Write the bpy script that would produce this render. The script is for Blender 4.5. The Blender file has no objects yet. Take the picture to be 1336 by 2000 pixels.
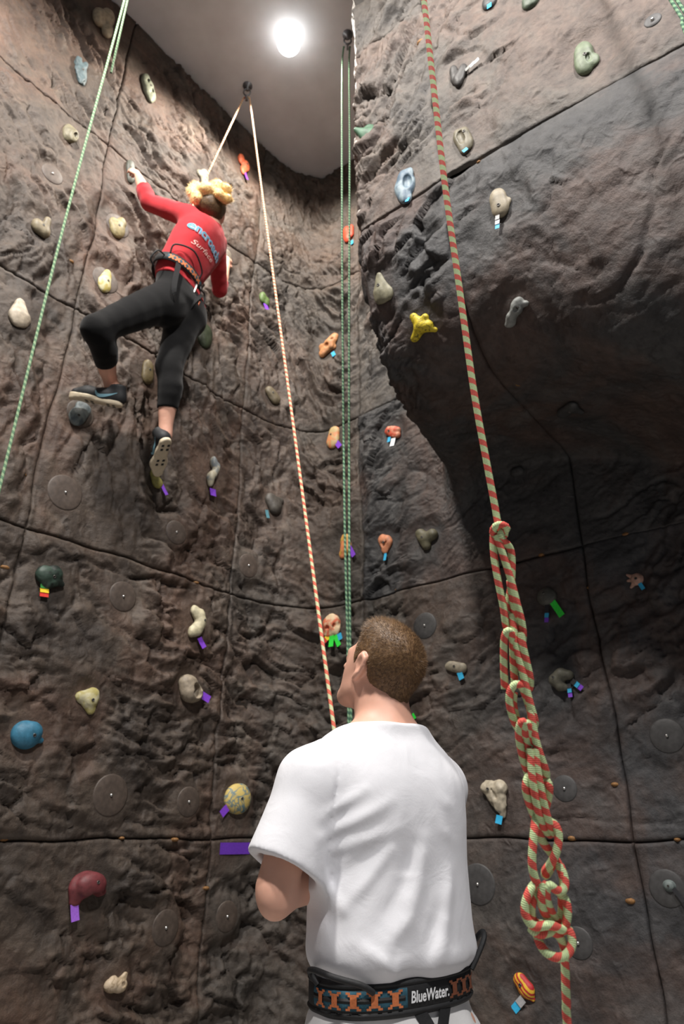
import bpy, math, random
import numpy as np
from mathutils import Vector, Matrix
from mathutils.bvhtree import BVHTree

# ------------------------------------------------------------------ camera, world, exposure
scene = bpy.context.scene
COL = scene.collection
CAM_H = 1.22                     # eye height of the camera = first panel joint of the wall
PITCH = math.radians(25.5)
FPX = 1336.0                     # focal length in pixels of the 1336x2000 frame (24 mm on 24x36)
CAM = np.array([0.0, 0.0, CAM_H])
cam_d = bpy.data.cameras.new('camera')
cam_d.sensor_fit = 'HORIZONTAL'; cam_d.sensor_width = 24.0; cam_d.lens = 24.0
cam_d.clip_start = 0.02; cam_d.clip_end = 100
cam_d.dof.use_dof = True; cam_d.dof.focus_distance = 1.45; cam_d.dof.aperture_fstop = 5.6
cam_o = bpy.data.objects.new('camera', cam_d); COL.objects.link(cam_o)
cam_o.location = CAM; cam_o.rotation_euler = (math.pi/2 + PITCH, 0, 0)
scene.camera = cam_o

world = bpy.data.worlds.new('world'); scene.world = world; world.use_nodes = True
world.node_tree.nodes['Background'].inputs[0].default_value = (0.80, 0.86, 1.0, 1)
world.node_tree.nodes['Background'].inputs[1].default_value = 0.13
vs = scene.view_settings
vs.view_transform = 'Standard'; vs.look = 'None'; vs.gamma = 1.0; vs.use_curve_mapping = False
vs.exposure = 0.0

LAMPS = [   # x, y, watts, colour : ceiling globes; the first is in view, the others light the hall behind the camera
    (-0.355, 2.77, 240, (1.0, 0.92, 0.82)),
    (-1.15, 0.35, 900, (1.0, 0.95, 0.89)),
    (0.75, -0.90, 900, (1.0, 0.96, 0.93)),
]
CEIL = 6.10

# ------------------------------------------------------------------ helpers
def ray(px, py):
    X = (px-668.0)/FPX; Y = (1000.0-py)/FPX
    c, s = math.cos(PITCH), math.sin(PITCH)
    return np.array([X, c - s*Y, s + c*Y])
def at_y(px, py, y):             # point of the place seen at a pixel, y metres in front of the camera
    r = ray(px, py); return CAM + r*(y/r[1])
def at_z(px, py, z):
    r = ray(px, py); return CAM + r*((z-CAM_H)/r[2])

def srgb(r, g, b):
    f = lambda c: (c/255/12.92) if c/255 <= 0.04045 else ((c/255+0.055)/1.055)**2.4
    return (f(r), f(g), f(b), 1.0)

def link(o, parent=None):
    COL.objects.link(o)
    if parent is not None: o.parent = parent
    return o
def tag(o, label=None, cat=None, group=None, kind=None):
    if label: o['label'] = label
    if cat: o['category'] = cat
    if group: o['group'] = group
    if kind: o['kind'] = kind
    return o
def mesh_data(name, V, F, mat=None, smooth=True, uvs=None):
    me = bpy.data.meshes.new(name)
    V = np.asarray(V, dtype=np.float32); F = np.asarray(F, dtype=np.int32) if not isinstance(F, list) else F
    if isinstance(F, np.ndarray):
        n, k = F.shape
        me.vertices.add(len(V)); me.vertices.foreach_set('co', V.ravel())
        me.loops.add(n*k); me.loops.foreach_set('vertex_index', F.ravel())
        me.polygons.add(n); me.polygons.foreach_set('loop_start', np.arange(0, n*k, k, dtype=np.int32))
        me.update(calc_edges=True); me.validate()
    else:
        me.from_pydata([tuple(map(float, v)) for v in V], [], F); me.update()
    if uvs is not None:
        ul = me.uv_layers.new(name='UVMap')
        li = np.zeros(len(me.loops), dtype=np.int32); me.loops.foreach_get('vertex_index', li)
        if len(uvs) == len(V): ul.data.foreach_set('uv', np.asarray(uvs, dtype=np.float32)[li].ravel())
        else: ul.data.foreach_set('uv', np.asarray(uvs, dtype=np.float32).ravel())
    if smooth: me.polygons.foreach_set('use_smooth', np.ones(len(me.polygons), dtype=bool))
    if mat is not None: me.materials.append(mat)
    return me
def obj(name, V, F, mat=None, parent=None, smooth=True, uvs=None):
    return link(bpy.data.objects.new(name, mesh_data(name, V, F, mat, smooth, uvs)), parent)
def empty(name, loc=(0, 0, 0)):
    o = bpy.data.objects.new(name, None); o.empty_display_size = 0.05; COL.objects.link(o); o.location = Vector([float(c) for c in loc]); return o
def join(parts):                 # list of (V, F-list) -> one
    V = []; F = []
    for v, f in parts:
        b = len(V); V.extend([tuple(map(float, p)) for p in v]); F.extend([tuple(int(i)+b for i in q) for q in f])
    return V, F
def unit(v): v = np.asarray(v, float); return v/np.linalg.norm(v)

# -- vectorised gradient noise
_rng = np.random.default_rng(7)
_perm = _rng.permutation(256).astype(np.int64); _perm = np.concatenate([_perm, _perm, _perm])
_grad = _rng.normal(size=(256, 3)); _grad /= np.linalg.norm(_grad, axis=1)[:, None]
def perlin(P):
    P = np.asarray(P, float); i = np.floor(P).astype(np.int64); f = P - i; i &= 255
    u = f*f*f*(f*(f*6-15)+10); out = 0
    for dx in (0, 1):
        for dy in (0, 1):
            for dz in (0, 1):
                h = _perm[_perm[_perm[i[..., 0]+dx]+i[..., 1]+dy]+i[..., 2]+dz]
                g = _grad[h]
                d = g[..., 0]*(f[..., 0]-dx)+g[..., 1]*(f[..., 1]-dy)+g[..., 2]*(f[..., 2]-dz)
                w = (u[..., 0] if dx else 1-u[..., 0])*(u[..., 1] if dy else 1-u[..., 1])*(u[..., 2] if dz else 1-u[..., 2])
                out = out + w*d
    return out*1.6
def fbm(P, octaves=4, gain=0.5, lac=2.03):
    a = 1.0; s = 0; n = 0; P = np.array(P, float)
    for k in range(octaves):
        s = s + a*perlin(P + 17.3*k); n += a; a *= gain; P = P*lac
    return s/n
def ridged(P, octaves=4, gain=0.55):
    a = 1.0; s = 0; n = 0; P = np.array(P, float)
    for k in range(octaves):
        s = s + a*(1-np.abs(perlin(P + 9.1*k)))**2; n += a; a *= gain; P = P*2.1
    return s/n
def sstep(a, b, x): t = np.clip((x-a)/(b-a), 0, 1); return t*t*(3-2*t)

# -- signed-distance modelling: a field is polygonised by surface nets into one continuous smooth mesh
def surface_nets(f, lo, hi, h, relax=2):
    lo = np.asarray(lo, float); hi = np.asarray(hi, float)
    n = np.maximum(4, np.ceil((hi-lo)/h).astype(int)+1)
    if n.prod() > 120000:        # coarse pass first, fine values only near the surface
        cs = 4; cn = np.ceil((n-1)/cs).astype(int)+1
        CG = np.stack(np.meshgrid(*[lo[k]+h*cs*np.arange(cn[k]) for k in range(3)], indexing='ij'), -1)
        CD = f(CG.reshape(-1, 3)).reshape(cn)
        I = np.ix_(*[np.minimum((np.arange(n[k])+cs//2)//cs, cn[k]-1) for k in range(3)])
        m = (np.abs(CD) < h*cs*1.35)[I]; D = np.where(CD < 0, np.float32(-1), np.float32(1))[I]
        idx_m = np.argwhere(m); D[m] = f(lo+h*idx_m)
    else:
        G = np.stack(np.meshgrid(*[lo[k]+h*np.arange(n[k]) for k in range(3)], indexing='ij'), -1)
        D = f(G.reshape(-1, 3)).reshape(n)
    for k in range(3):
        for e in (0, -1):
            sl = [slice(None)]*3; sl[k] = e; D[tuple(sl)] = np.maximum(D[tuple(sl)], h*.3)
    ins = D < 0; c = n-1
    offs = [(i, j, k) for i in (0, 1) for j in (0, 1) for k in (0, 1)]
    cnt = np.zeros(c, np.int8)
    for i, j, k in offs: cnt += ins[i:i+c[0], j:j+c[1], k:k+c[2]]
    ijk = np.argwhere((cnt > 0) & (cnt < 8)); na = len(ijk)
    C = np.stack([D[ijk[:, 0]+o[0], ijk[:, 1]+o[1], ijk[:, 2]+o[2]] for o in offs], 1).astype(float)
    acc = np.zeros((na, 3)); w = np.zeros(na); O = np.array(offs, float)
    for p in range(8):
        for q in range(p+1, 8):
            if abs(O[p]-O[q]).sum() != 1: continue
            d0, d1 = C[:, p], C[:, q]; mm = (d0 < 0) != (d1 < 0); t = np.where(mm, d0/np.where(mm, d0-d1, 1), 0)
            acc += mm[:, None]*(O[p]+(O[q]-O[p])*t[:, None]); w += mm
    V = lo+h*(ijk+acc/w[:, None])
    idx = -np.ones(c, dtype=np.int32); idx[ijk[:, 0], ijk[:, 1], ijk[:, 2]] = np.arange(na)
    F = []
    for a in range(3):
        b, d = (a+1) % 3, (a+2) % 3
        s0 = [slice(1, -1)]*3; s1 = [slice(1, -1)]*3
        s0[a] = slice(0, -1); s1[a] = slice(1, None)
        i0 = ins[tuple(s0)]; i1 = ins[tuple(s1)]
        e = np.argwhere(i0 != i1)
        if not len(e): continue
        fl = ~i0[e[:, 0], e[:, 1], e[:, 2]]
        e[:, b] += 1; e[:, d] += 1
        def q_(ob, od):
            x = e.copy(); x[:, b] += ob; x[:, d] += od
            return idx[x[:, 0], x[:, 1], x[:, 2]]
        quad = np.stack([q_(-1, -1), q_(0, -1), q_(0, 0), q_(-1, 0)], 1)
        quad[fl] = quad[fl][:, ::-1]; F.append(quad)
    F = np.concatenate(F) if F else np.zeros((0, 4), int)
    F = F[(F >= 0).all(1)]
    I = np.concatenate([F[:, k] for k in range(4)]); J_ = np.concatenate([F[:, (k+1) % 4] for k in range(4)])
    W = np.maximum(np.bincount(I, minlength=na)+np.bincount(J_, minlength=na), 1)
    for _ in range(relax):       # light Laplacian relaxation
        S = np.stack([np.bincount(I, V[J_, k], na)+np.bincount(J_, V[I, k], na) for k in range(3)], 1)
        V = V*0.5+0.5*S/W[:, None]
    return V, F.astype(np.int32)
def smin(a, b, k):
    h = np.clip(0.5+0.5*(b-a)/k, 0, 1); return b*(1-h)+a*h - k*h*(1-h)
def smax(a, b, k): return -smin(-a, -b, k)
def cap(P, a, b, ra, rb):        # tapered capsule
    a = np.asarray(a, float); b = np.asarray(b, float); ab = b-a
    t = np.clip(((P-a)@ab)/max(ab@ab, 1e-12), 0, 1)
    return np.linalg.norm(P-(a+t[:, None]*ab), axis=1) - (ra+(rb-ra)*t)
def chain(P, pts, k=0.015):      # pts: (x,y,z,r) polyline of tapered capsules
    d = None
    for p, q in zip(pts[:-1], pts[1:]):
        c = cap(P, p[:3], q[:3], p[3], q[3]); d = c if d is None else smin(d, c, k)
    return d
def limb(P, pts, n=9):           # smooth limb through (x,y,z,r) stations
    S = spline(np.array(pts, float), 0.02); i = np.linspace(0, len(S)-1, n).round().astype(int); S = S[i]; d = None
    for p, q in zip(S[:-1], S[1:]):
        c = cap(P, p[:3], q[:3], p[3], q[3]); d = c if d is None else smin(d, c, .006)
    return d
def ell(P, c, r, R=None):        # ellipsoid; R columns = axes
    Q = P-np.asarray(c, float)
    if R is not None: Q = Q@np.asarray(R)
    r = np.asarray(r, float); k0 = np.linalg.norm(Q/r, axis=1); k1 = np.linalg.norm(Q/(r*r), axis=1)
    return k0*(k0-1)/np.maximum(k1, 1e-9)

def local(P, c, r0, fn):          # evaluate a small detailed field only close to it
    d = np.linalg.norm(P-np.asarray(c, float), axis=1)-r0
    m = d < 0.05
    if m.any(): d[m] = fn(P[m])
    return d
# -- tube sweep with uv (u = metres along, v = turns around)
def spline(pts, step=0.004, closed=False):
    P = np.asarray(pts, float); n = len(P); out = []
    for i in range(n-1):
        p0 = P[max(i-1, 0)]; p1 = P[i]; p2 = P[i+1]; p3 = P[min(i+2, n-1)]
        m = max(2, int(np.linalg.norm(p2-p1)/step)); t = np.linspace(0, 1, m, endpoint=False)[:, None]
        out.append(0.5*((2*p1)+(-p0+p2)*t+(2*p0-5*p1+4*p2-p3)*t*t+(-p0+3*p1-3*p2+p3)*t**3))
    out.append(P[-1][None]); return np.concatenate(out)
def tube(C, r, seg=10, caps=True, squash=None):
    C = np.asarray(C, float); n = len(C)
    T = np.gradient(C, axis=0); T /= np.maximum(np.linalg.norm(T, axis=1)[:, None], 1e-9)
    ref = np.array([0, 0, 1.0]) if abs(T[0, 2]) < 0.9 else np.array([1.0, 0, 0])
    N = np.zeros_like(C); N[0] = unit(np.cross(T[0], ref))
    for i in range(1, n):
        v = N[i-1]-T[i]*(N[i-1]@T[i]); N[i] = v/max(np.linalg.norm(v), 1e-9)
    B = np.cross(T, N)
    R = np.full(n, r) if np.isscalar(r) else np.asarray(r)
    L = np.concatenate([[0], np.cumsum(np.linalg.norm(np.diff(C, axis=0), axis=1))])
    a = np.linspace(0, 2*np.pi, seg+1)
    V = C[:, None]+R[:, None, None]*(np.cos(a)[None, :, None]*N[:, None]+np.sin(a)[None, :, None]*B[:, None])
    uv = np.stack(np.broadcast_arrays(L[:, None], (a/(2*np.pi))[None]), -1).reshape(-1, 2)
    k = seg+1; i, j = np.meshgrid(np.arange(n-1), np.arange(seg), indexing='ij')
    q = (i*k+j).ravel(); F = np.stack([q, q+1, q+k+1, q+k], 1)
    return V.reshape(-1, 3), F.astype(np.int32), uv

# -- node materials
def mat_new(name):
    m = bpy.data.materials.new(name); m.use_nodes = True
    nt = m.node_tree; b = nt.nodes['Principled BSDF']; return m, nt, b
def N(nt, t, **kw):
    n = nt.nodes.new(t)
    for k, v in kw.items():
        if k.startswith('i_'):
            key = k[2:]; key = int(key) if key.isdigit() else key.replace('_', ' ')
            n.inputs[key].default_value = v
        else: setattr(n, k, v)
    return n
def ramp(nt, fac, stops):
    r = nt.nodes.new('ShaderNodeValToRGB'); e = r.color_ramp.elements
    while len(e) < len(stops): e.new(0.5)
    for el, (p, c) in zip(e, stops): el.position = p; el.color = c
    nt.links.new(fac, r.inputs[0]); return r.outputs[0]
def mixc(nt, fac, a, b, mode='MIX'):
    m = nt.nodes.new('ShaderNodeMix'); m.data_type = 'RGBA'; m.blend_type = mode
    for sock, v in ((m.inputs[0], fac), (m.inputs[6], a), (m.inputs[7], b)):
        if hasattr(v, 'is_output'): nt.links.new(v, sock)
        else: sock.default_value = v
    return m.outputs[2]
def simple(name, col, rough=0.6, metal=0.0, grain=0.0, scale=60.0, bump=0.0, spec=0.5, sub=0.0):
    m, nt, b = mat_new(name)
    b.inputs['Roughness'].default_value = rough; b.inputs['Metallic'].default_value = metal
    b.inputs['Specular IOR Level'].default_value = spec
    tc = N(nt, 'ShaderNodeTexCoord'); no = N(nt, 'ShaderNodeTexNoise', i_Scale=scale, i_Detail=4.0)
    nt.links.new(tc.outputs['Object'], no.inputs['Vector'])
    lo = tuple(c*(1-grain) for c in col[:3])+(1,); hi = tuple(min(1, c*(1+grain)) for c in col[:3])+(1,)
    nt.links.new(ramp(nt, no.outputs[0], [(0.3, lo), (0.7, hi)]), b.inputs['Base Color'])
    if bump:
        bp = N(nt, 'ShaderNodeBump', i_Strength=bump, i_Distance=0.002); nt.links.new(no.outputs[0], bp.inputs['Height'])
        nt.links.new(bp.outputs[0], b.inputs['Normal'])
    if sub:
        b.inputs['Subsurface Weight'].default_value = sub; b.inputs['Subsurface Radius'].default_value = (0.012, 0.005, 0.003)
    return m
# ------------------------------------------------------------------ the climbing wall
PW = 1.22                                            # panel size
plan_key = [(-3.603, -0.022), (-2.857, 0.886), (-2.11, 1.794), (-1.364, 2.702), (-0.617, 3.61), (-0.52, 3.718), (-0.40, 3.812), (-0.26, 3.872), (-0.13, 3.868),
            (-0.01, 3.79), (0.12, 3.63 + 0.06), (1.115, 2.915), (2.11, 2.20), (3.105, 1.485)]
plan_key = np.array(plan_key)
_dense = np.concatenate([np.linspace(a, b, 60, endpoint=False) for a, b in zip(plan_key[:-1], plan_key[1:])]+[plan_key[-1:]])
_s = np.concatenate([[0], np.cumsum(np.linalg.norm(np.diff(_dense, axis=0), axis=1))])
_u = np.linspace(0, _s[-1], 1400); _pl = np.stack([np.interp(_u, _s, _dense[:, k]) for k in (0, 1)], 1)
_ker = np.hanning(41); _ker /= _ker.sum()
_pad = np.concatenate([np.repeat(_pl[:1], 20, 0), _pl, np.repeat(_pl[-1:], 20, 0)])
for k in (0, 1):
    sm = np.convolve(_pad[:, k], _ker, 'valid'); _pl[25:-25, k] = sm[25:-25]
def seam_u(i): return _s[60*i]
SEAMS = [seam_u(i) for i in (0, 1, 2, 3, 4, 10, 11, 12, 13)]    # vertical joints along the plan
UC, UD = SEAMS[5], SEAMS[6]
_tan = np.gradient(_pl, axis=0); _tan /= np.linalg.norm(_tan, axis=1)[:, None]
_nor = np.stack([_tan[:, 1], -_tan[:, 0]], 1)                  # towards the hall
# the boulder overhang: profile of (distance from the wall, height) for the panel row 2..3 and above
ov_key = np.array([(0, 2*PW), (0.0, 2.86), (0.05, 2.95), (0.30, 2.955), (0.62, 2.945), (0.86, 2.98), (1.02, 3.09), (1.12, 3.28), (1.175, 3.47), (1.19, 3*PW)])
_ol = np.concatenate([[0], np.cumsum(np.linalg.norm(np.diff(ov_key, axis=0), axis=1))])
_ov = spline(ov_key, 0.02); _ov_s = np.concatenate([[0], np.cumsum(np.linalg.norm(np.diff(_ov, axis=0), axis=1))]); _ov_s /= _ov_s[-1]
def smooth_wall(u, row, v):
    """position on the un-roughened wall; u metres along the plan, row panel row, v 0..1 inside the row"""
    z0 = (row+v)*PW
    seam_w = 0.010*np.sin(2.1*z0+u*1.7)+0.007*np.sin(6.3*z0+1.3*u+1)+0.003*np.sin(19*z0+u)
    uu = np.clip(u + seam_w, 0, _u[-1])
    w = sstep(UC+0.56, UC+0.89, uu)
    wob = lambda j: 0.0 if j == 0 else (0.007*np.sin(2.3*u+j*1.9)+0.006*np.sin(6.1*u+j)+0.003*np.sin(17*u+j))
    z = z0 + wob(row)*(1-v) + wob(row+1)*v
    T = np.zeros_like(uu)
    if row == 2:
        T = w*np.interp(v, _ov_s, _ov[:, 0]); zo = np.interp(v, _ov_s, _ov[:, 1])
        wz = np.where(zo < 2.95, (zo-2.44)/0.51, (3.66-zo)/0.71)       # the boulder's belly sags towards the right
        zo = zo-0.44*sstep(UD-0.25, UD+1.15, uu)*np.clip(wz, 0, 1)
        z = z*(1-w)+w*zo
    elif row > 2:
        T = w*(1.19+0.03*np.sin((z0-3.66)*1.5))
    x = np.interp(uu, _u, _pl[:, 0]); y = np.interp(uu, _u, _pl[:, 1])
    nx = np.interp(uu, _u, _nor[:, 0]); ny = np.interp(uu, _u, _nor[:, 1])
    return np.stack([x+nx*T, y+ny*T, np.minimum(z, CEIL+0.02)], -1)
def grid_wall(us, row, vs_):
    U, Vv = np.meshgrid(us, vs_, indexing='ij')
    return smooth_wall(U, row, Vv)
def grid_normals(P):
    a = np.gradient(P, axis=0); b = np.gradient(P, axis=1); n = np.cross(a, b)
    return n/np.maximum(np.linalg.norm(n, axis=-1)[..., None], 1e-9)
def grid_faces(nu, nv):
    i, j = np.meshgrid(np.arange(nu-1), np.arange(nv-1), indexing='ij'); q = (i*nv+j).ravel()
    return np.stack([q, q+nv, q+nv+1, q+1], 1).astype(np.int32)
# smooth wall as a ray target: where holds, plates and bolts are fixed
_bv = []; _bf = []; _off = 0
for c in range(1, 8):
    us = np.linspace(SEAMS[c], SEAMS[c+1], 60)
    for r in range(5):
        P = grid_wall(us, r, np.linspace(0, 1, 60)); f = grid_faces(60, 60)+_off
        _bv.append(P.reshape(-1, 3)); _bf.append(f); _off += 3600
BVH = BVHTree.FromPolygons([tuple(p) for p in np.concatenate(_bv)], [tuple(map(int, f)) for f in np.concatenate(_bf)])
def hit(px, py):
    r = ray(px, py); loc, n, i, d = BVH.ray_cast(Vector(CAM), Vector(r).normalized())
    if loc is None: return None
    n = np.array(n); loc = np.array(loc)
    if n@r > 0: n = -n
    return loc, n
FLAT = []                                            # (point, radius) where the rock is trowelled flat

def worley_facets(Q, seed=3):
    """random tilted facets: per-cell plane height and distance to the crevice between cells"""
    i0 = np.floor(Q).astype(np.int64); f1 = np.full(len(Q), 9.0); f2 = np.full(len(Q), 9.0); hh = np.zeros(len(Q))
    for dx in (-1, 0, 1):
        for dy in (-1, 0, 1):
            for dz in (-1, 0, 1):
                i = (i0+np.array([dx, dy, dz])); h = _perm[_perm[_perm[(i[:, 0]+seed) & 255]+(i[:, 1] & 255)]+(i[:, 2] & 255)]
                g = _grad[h]; c = i+0.5+0.42*g; v = Q-c; d = np.sqrt((v*v).sum(1))
                g2 = _grad[(h*7+11) & 255]; pl = 0.9*(v*g2).sum(1)+0.55*_grad[(h+57) & 255][:, 0]
                m = d < f1; f2 = np.where(m, f1, np.minimum(f2, d)); hh = np.where(m, pl, hh); f1 = np.where(m, d, f1)
    return hh, f2-f1
def rock_height(P, nrm):
    warp = np.stack([fbm(P*1.3+k*31.7, 4) for k in range(3)], -1)
    fine = np.stack([fbm(P*9+k*13.7, 3) for k in range(3)], -1)
    A = P + 0.20*warp + 0.020*fine
    side = sstep(0.3, 0.9, P[:, 0])                   # right-hand wall is the smoother one
    hgt = P[:, 2]
    tilt = np.radians(10 + 36*sstep(2.0, 4.4, hgt))*(1-side) + np.radians(16+14*sstep(3.2, 4.6, hgt))*side
    t = np.sqrt(A[:, 0]**2+0.02)/0.72
    S = np.stack([A[:, 0]*1.15, A[:, 1]*1.15, (A[:, 2]-np.tan(tilt)*t)*2.15], -1)
    low = fbm(P*0.85+5.0, 3)
    foot = sstep(0.3, 0.6, P[:, 0])*sstep(2.6, 2.9, hgt)*sstep(4.2, 3.75, hgt)
    rough = sstep(-0.16, 0.24, low+0.10+0.13*(1-side)-0.20*side-0.36*foot+0.10*fine[:, 0])
    big = fbm(P*0.95+3, 3)*0.080
    bill = np.abs(perlin(S*2.2+40))+0.55*np.abs(perlin(S*4.7+51))+0.36*np.abs(perlin(S*10.5+7))+0.22*np.abs(perlin(S*23+3))
    St = S*np.array([0.62, 0.62, 1.25])
    rd = (1-np.abs(perlin(St*3.1+19)))**2+0.5*(1-np.abs(perlin(St*6.7+29)))**2+0.28*(1-np.abs(perlin(St*14+39)))**2
    fh, fe = worley_facets(S*4.8)
    fh2, fe2 = worley_facets(S*15.0, 91)
    n = perlin(S*1.25+11); crack = np.exp(-(n/0.028)**2)*sstep(0.0, 0.3, fbm(P*1.6+80, 2)+0.05)
    n2 = perlin(S*3.1+71); crack2 = np.exp(-(n2/0.045)**2)*sstep(0.0, 0.3, fbm(P*2.2+180, 2)+0.02)
    h = big + rough*(0.030*(bill-0.5) + 0.030*(rd-0.9) + 0.030*fh + 0.006*fh2 - 0.012*np.exp(-(fe/0.08)**2)) + (1-rough)*(0.014*(bill-0.5)+0.005*fh+0.0025*fh2)
    n3 = perlin(S*6.2+171+1.2*warp); crack3 = np.exp(-(n3/0.06)**2)*sstep(0.0, 0.3, fbm(P*2.8+280, 2)+0.04)
    h -= (0.034*crack+0.022*crack2+0.012*crack3)*(0.40+0.60*rough)
    h += fbm(P*16, 4)*0.011*(0.35+0.65*rough) + fbm(P*55, 3)*0.0032
    h *= (1-0.22*side)
    fl = sstep(2.9, 3.2, hgt)*(P[:, 0] > 0.05)*sstep(-0.72, -0.90, nrm[:, 0])
    h *= (1-0.55*fl)
    for c, rad in FLAT:
        d = np.linalg.norm(P-c, axis=1); m = d < rad*2.2
        if m.any():
            w = 1-sstep(rad*0.95, rad*1.9, d[m]); h[m] = h[m]*(1-w)
    return h

def rock_material(name, cols, dark, cols2=None):
    m, nt, b = mat_new(name); L = nt.links
    geo = N(nt, 'ShaderNodeNewGeometry'); pos = geo.outputs['Position']
    n1 = N(nt, 'ShaderNodeTexNoise', i_Scale=1.5, i_Detail=5.0, i_Roughness=0.6, i_Distortion=0.6); L.new(pos, n1.inputs['Vector'])
    n2 = N(nt, 'ShaderNodeTexNoise', i_Scale=6.5, i_Detail=7.0, i_Roughness=0.65, i_Distortion=0.4); L.new(pos, n2.inputs['Vector'])
    n3 = N(nt, 'ShaderNodeTexNoise', i_Scale=38.0, i_Detail=6.0, i_Roughness=0.7); L.new(pos, n3.inputs['Vector'])
    n4 = N(nt, 'ShaderNodeTexNoise', i_Scale=190.0, i_Detail=3.0, i_Roughness=0.6); L.new(pos, n4.inputs['Vector'])
    c1 = ramp(nt, n1.outputs[0], [(0.30, cols[0]), (0.46, cols[1]), (0.58, cols[2]), (0.72, cols[3])])
    if cols2:                        # sprayed paint drifts from brown to slate grey along the wall
        cB = ramp(nt, n1.outputs[0], [(0.30, cols2[0]), (0.46, cols2[1]), (0.58, cols2[2]), (0.72, cols2[3])])
        sx = N(nt, 'ShaderNodeSeparateXYZ'); L.new(pos, sx.inputs[0]); mr = N(nt, 'ShaderNodeMapRange', i_1=0.25, i_2=1.05); mr.interpolation_type = 'SMOOTHSTEP'; L.new(sx.outputs[0], mr.inputs[0])
        ad = N(nt, 'ShaderNodeMath', operation='MULTIPLY_ADD', i_1=0.9, i_2=-0.45); L.new(n1.outputs[0], ad.inputs[0])
        sm = N(nt, 'ShaderNodeMath', operation='ADD'); sm.use_clamp = True; L.new(mr.outputs[0], sm.inputs[0]); L.new(ad.outputs[0], sm.inputs[1])
        c1 = mixc(nt, sm.outputs[0], c1, cB)
    c2 = ramp(nt, n2.outputs[0], [(0.32, (dark, dark, dark, 1)), (0.50, (0.86, 0.86, 0.86, 1)), (0.70, (1.12, 1.10, 1.07, 1))])
    c = mixc(nt, 1.0, c1, c2, 'MULTIPLY')
    c3 = ramp(nt, n3.outputs[0], [(0.32, (0.70, 0.69, 0.69, 1)), (0.52, (1, 1, 1, 1)), (0.72, (1.22, 1.20, 1.17, 1))])
    c = mixc(nt, 0.85, c, c3, 'MULTIPLY')
    L.new(c, b.inputs['Base Color'])
    b.inputs['Roughness'].default_value = 0.62; b.inputs['Specular IOR Level'].default_value = 0.32
    vo = N(nt, 'ShaderNodeTexNoise', i_Scale=16.0, i_Detail=8.0, i_Roughness=0.68, i_Distortion=1.0); vo.noise_type = 'RIDGED_MULTIFRACTAL'
    L.new(pos, vo.inputs['Vector'])
    b1 = N(nt, 'ShaderNodeBump', i_Strength=0.55, i_Distance=0.012); L.new(vo.outputs[0], b1.inputs['Height'])
    b2 = N(nt, 'ShaderNodeBump', i_Strength=0.75, i_Distance=0.007); L.new(n3.outputs[0], b2.inputs['Height']); L.new(b1.outputs[0], b2.inputs['Normal'])
    b3 = N(nt, 'ShaderNodeBump', i_Strength=0.40, i_Distance=0.0016); L.new(n4.outputs[0], b3.inputs['Height']); L.new(b2.outputs[0], b3.inputs['Normal'])
    L.new(b3.outputs[0], b.inputs['Normal'])
    return m
ROCK_L = rock_material('sculpted_rock_brown', [srgb(58, 52, 48), srgb(81, 71, 63), srgb(87, 69, 59), srgb(102, 91, 81)], 0.50)
ROCK_C = rock_material('sculpted_rock_greybrown', [srgb(59, 55, 51), srgb(79, 72, 66), srgb(84, 71, 63), srgb(96, 88, 80)], 0.54)
ROCK_R = rock_material('sculpted_rock_grey', [srgb(59, 55, 51), srgb(79, 72, 66), srgb(84, 71, 63), srgb(96, 88, 80)], 0.54, [srgb(50, 52, 55), srgb(64, 64, 66), srgb(75, 64, 60), srgb(80, 79, 79)])
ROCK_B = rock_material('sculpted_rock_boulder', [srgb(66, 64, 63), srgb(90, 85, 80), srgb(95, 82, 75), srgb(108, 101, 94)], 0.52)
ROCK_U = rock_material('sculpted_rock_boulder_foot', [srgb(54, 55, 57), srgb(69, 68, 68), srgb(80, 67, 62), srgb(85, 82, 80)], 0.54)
M_BACK = simple('joint_backing_board', srgb(52, 44, 38), 0.9, grain=0.3, scale=20)  # dark brown board behind the panels, its own colour shows in the joints
M_PLATE = simple('plate_grey', srgb(72, 62, 55), 0.6, grain=0.25, scale=45, bump=0.6)
M_PLATE_R = simple('plate_dark', srgb(58, 57, 57), 0.6, grain=0.25, scale=45, bump=0.6)
M_STEEL = simple('bolt_steel', srgb(190, 190, 188), 0.28, 0.9, grain=0.1)
M_RUST = simple('joint_rust', srgb(128, 92, 52), 0.7, 0.2, grain=0.4, scale=120, bump=0.4)

def side_of(c): return 'left' if c <= 3 else ('corner' if c == 4 else 'right')
WALLS = {}
def build_backing(side, cs):
    parts = []
    for c in cs:
        for r in range(5):
            us = np.linspace(SEAMS[c], SEAMS[c+1], 26); P = grid_wall(us, r, np.linspace(0, 1, 26)); n = grid_normals(P)
            Q = P - n*0.065
            parts.append((Q.reshape(-1, 3), grid_faces(26, 26)))
    V, F = join(parts); return V, F
SIDES = {'left': [1, 2, 3], 'corner': [4], 'right': [5, 6, 7]}
LABELS = {'left': 'brown sculpted rock climbing wall on the left side of the corner',
          'corner': 'narrow curved rock climbing wall filling the corner behind the green ropes',
          'right': 'dark grey sculpted climbing wall with big boulder overhang on the right'}
for sd, cs in SIDES.items():
    V, F = build_backing(sd, cs)
    WALLS[sd] = tag(obj('wall_'+sd, V, F, M_BACK), LABELS[sd], 'climbing wall', kind='structure')
def axis_samples(L, step, rim=(0.0025, 0.007)):
    n = max(6, int(round(L/step))); s = np.linspace(0, L, n+1)[1:-1]
    s = s[(s > rim[1]*1.4) & (s < L-rim[1]*1.4)]
    return np.concatenate([[0], rim, s, [L-rim[1], L-rim[0], L]])
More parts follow.
